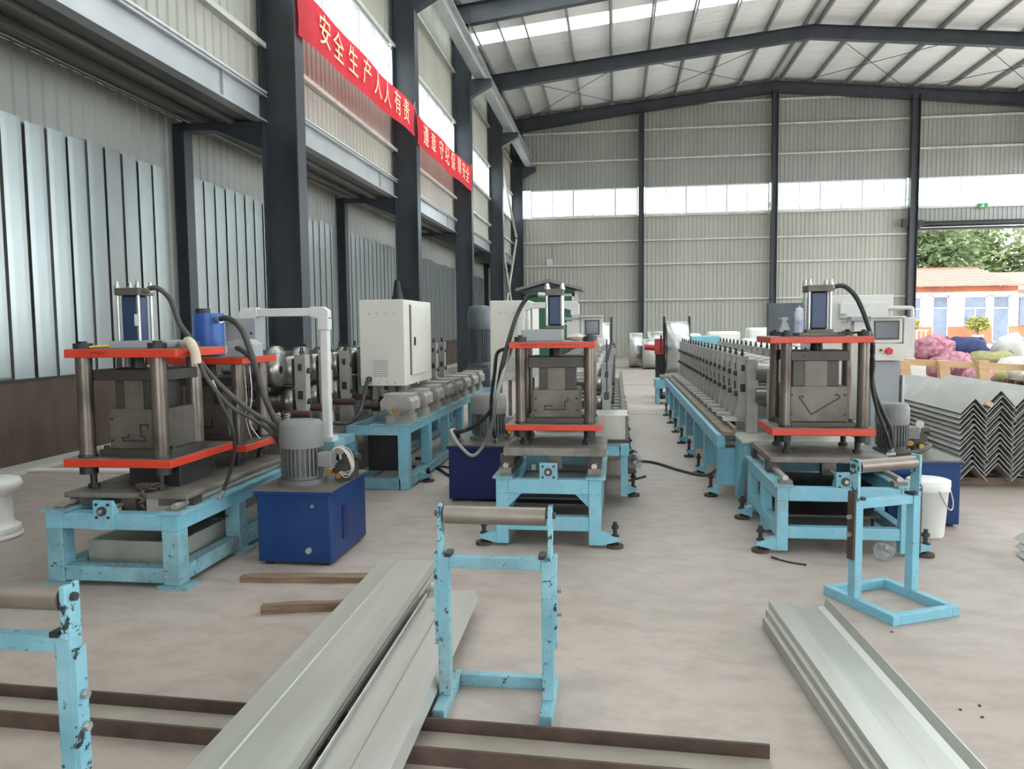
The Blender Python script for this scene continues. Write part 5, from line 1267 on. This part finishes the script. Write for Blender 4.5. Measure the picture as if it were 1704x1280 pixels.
wallseg(HX0, HX1, 3.45, 3.8, 'orange')
MB().box(HX0, HX1, HY+5.5, HY+5.7, 0, 3.8).box(HX1-.2, HX1-.01, HY+.26, HY+5.5, 0, 3.8).build('rear_wall', 'plaster', hs)
for (a0, a1, z0, z1) in ops:
    dr = z0 < 1
    f = MB().box(a0, a0+.07, HY+.05, HY+.13, z0, z1).box(a1-.07, a1, HY+.05, HY+.13, z0, z1).box(a0, a1, HY+.05, HY+.13, z1-.07, z1).box(a0, a1, HY+.05, HY+.13, z1-.85, z1-.78).box(a0, a1, HY+.05, HY+.13, z0, z0+.06).build('door_frame' if dr else 'window_frame', 'alu', hs)
    if not dr: MB().box((a0+a1)/2-.04, (a0+a1)/2+.04, HY+.05, HY+.13, z0, z1-.8).build('mullion', 'alu', f)
    MB().box(a0+.07, a1-.07, HY+.08, HY+.1, z1-.78, z1-.07).build('pane', 'hglass', f)
    MB().box(a0+.07, a1-.07, HY+.08, HY+.1, z0+.06, z1-.85).build('pane', 'hglass', f)
    MB().box(a0-.25, a1+.25, HY-.5, HY+.02, z1+.02, z1+.1).build('door_canopy' if dr else 'window_lintel', 'plaster', hs) if dr else None
for k in range(10):
    y0 = HY-.5+k*.36; z0 = 3.8+k*.135
    MB().add([(HX0-.3, y0, z0+.0), (HX1+.3-k*.16, y0, z0+.0), (HX1+.3-k*.16, y0+.42, z0+.13), (HX0-.3, y0+.42, z0+.13), (HX0-.3, y0, z0+.07), (HX1+.3-k*.16, y0, z0+.07), (HX1+.3-k*.16, y0+.42, z0+.2), (HX0-.3, y0+.42, z0+.2)],
             [(0,3,2,1),(4,5,6,7),(0,1,5,4),(1,2,6,5),(2,3,7,6),(3,0,4,7)]).build('tile_course', 'tile', hs)
MB().box(HX0-.3, HX1-1.2, HY+3.05, HY+3.3, 5.15, 5.28).build('ridge_cap', 'tile', hs)
h2 = thing('far_house', 'second red-roofed house cut off by the right edge of the frame', 'house', (31, 58, 0))
MB().box(27.2, 36, 57.5, 57.8, 1.15, 3.5).build('wall', 'plaster', h2); MB().box(27.2, 36, 57.48, 57.8, 0, 1.15).build('wall', 'orange', h2)
MB().prism([(57, 3.5), (60.5, 4.9), (60.5, 5.0), (57, 3.6)], 'x', 26.9, 36.3).build('roof', 'tile', h2)
MB().box(27.5, 28.6, 57.4, 57.5, 1.2, 3.1).build('window', 'hglass', h2)
# planters and fence
def leafball(mb, c, rx, ry, rz, n, s, rnd):
    for _ in range(n):
        while True:
            p = Vector((rnd.uniform(-1, 1), rnd.uniform(-1, 1), rnd.uniform(-1, 1)))
            if .35 < p.length < 1: break
        p = Vector((c[0]+p.x*rx, c[1]+p.y*ry, c[2]+p.z*rz))
        a = Vector((rnd.uniform(-1, 1), rnd.uniform(-1, 1), rnd.uniform(-.6, .6))).normalized(); b_ = a.orthogonal().normalized()
        q = Matrix.Rotation(rnd.uniform(0, 6.3), 3, a) @ b_; k = s*rnd.uniform(.6, 1.3)
        mb.add([p-a*k, p+q*k*.45, p+a*k, p-q*k*.45], [(0, 1, 2, 3)])
rnd = random.Random(3)
for i, (x, y, ds) in enumerate(((18.9, 53.6, 'left of the open house door'), (23.3, 53.8, 'under the middle house window'))):
    s_ = thing('yellow_shrub', 'yellow-green shrub in a pot ' + ds, 'shrub', (x, y, 0))
    mb = MB(); leafball(mb, (x, y, 1.3), .75, .5, .55, 500, .12, rnd); mb.build('foliage', 'shrub', s_)
    MB().lathe([(.001, 0), (.25, 0), (.35, .6), (.3, .6), (.001, .55)], (x, y, 0), 16).build('pot', 'plaster', s_); MB().cyl((x, y, .5), (x, y, 1.2), .04, 6).build('stem', 'bark', s_)
fc = thing('white_barrier', 'white barrier railing outside the door', 'railing', (14.5, 43, 0))
for k in range(14): MB().box(13.2+k*.22, 13.24+k*.22, 43, 43.04, -.02, 1.05).build('bar', 'white', fc)
MB().box(13.1, 16.2, 42.99, 43.05, 1.0, 1.06).build('top_rail', 'white', fc); MB().box(13.1, 16.2, 42.99, 43.05, .1, .16).build('bottom_rail', 'white', fc)
MB().box(13.1, 13.9, 42.9, 43.1, 1.06, 1.5).build('sign_board', 'white', fc)
TR = [(14, 70, 11.5, 6.0, 5), (21, 74, 12.5, 5.5, 5.5), (27.5, 72, 11.5, 5, 5), (34, 75, 11, 6, 6), (40, 71, 9.5, 5.5, 5), (7, 72, 12.5, 6, 5), (-1, 73, 12, 6, 5), (47, 74, 10, 6, 6), (18, 82, 12.5, 6, 6), (31, 84, 13, 7, 6.5)]
td = ['behind the left end of the house roof', 'behind the middle of the house', 'behind the right hip of the house roof', 'above the second house', 'at the right edge of the doorway', 'seen only through the gable windows, right', 'seen only through the gable windows, left', 'beyond the right edge', 'tall, in the second row behind the house', 'tallest, in the second row on the right']
for i, (x, y, h_, rx, rz_) in enumerate(TR):
    t = thing('broadleaf_tree', 'green broadleaf tree ' + td[i], 'tree', (x, y, 0), group=None)
    MB().cyl((x, y, 0), (x, y, h_*.8), .3, 8, .12).build('trunk', 'bark', t)
    mb = MB()
    for k in range(9):
        c = (x+rnd.uniform(-.6, .6)*rx, y+rnd.uniform(-.5, .5)*3, h_*.62+rnd.uniform(-.75, .6)*rz_)
        leafball(mb, c, rx*.5, 2.2, rz_*.42, 420, .33, rnd)
    mb.build('foliage', 'leaf' if i % 2 else 'leaf2', t)
bpy.context.view_layer.update()
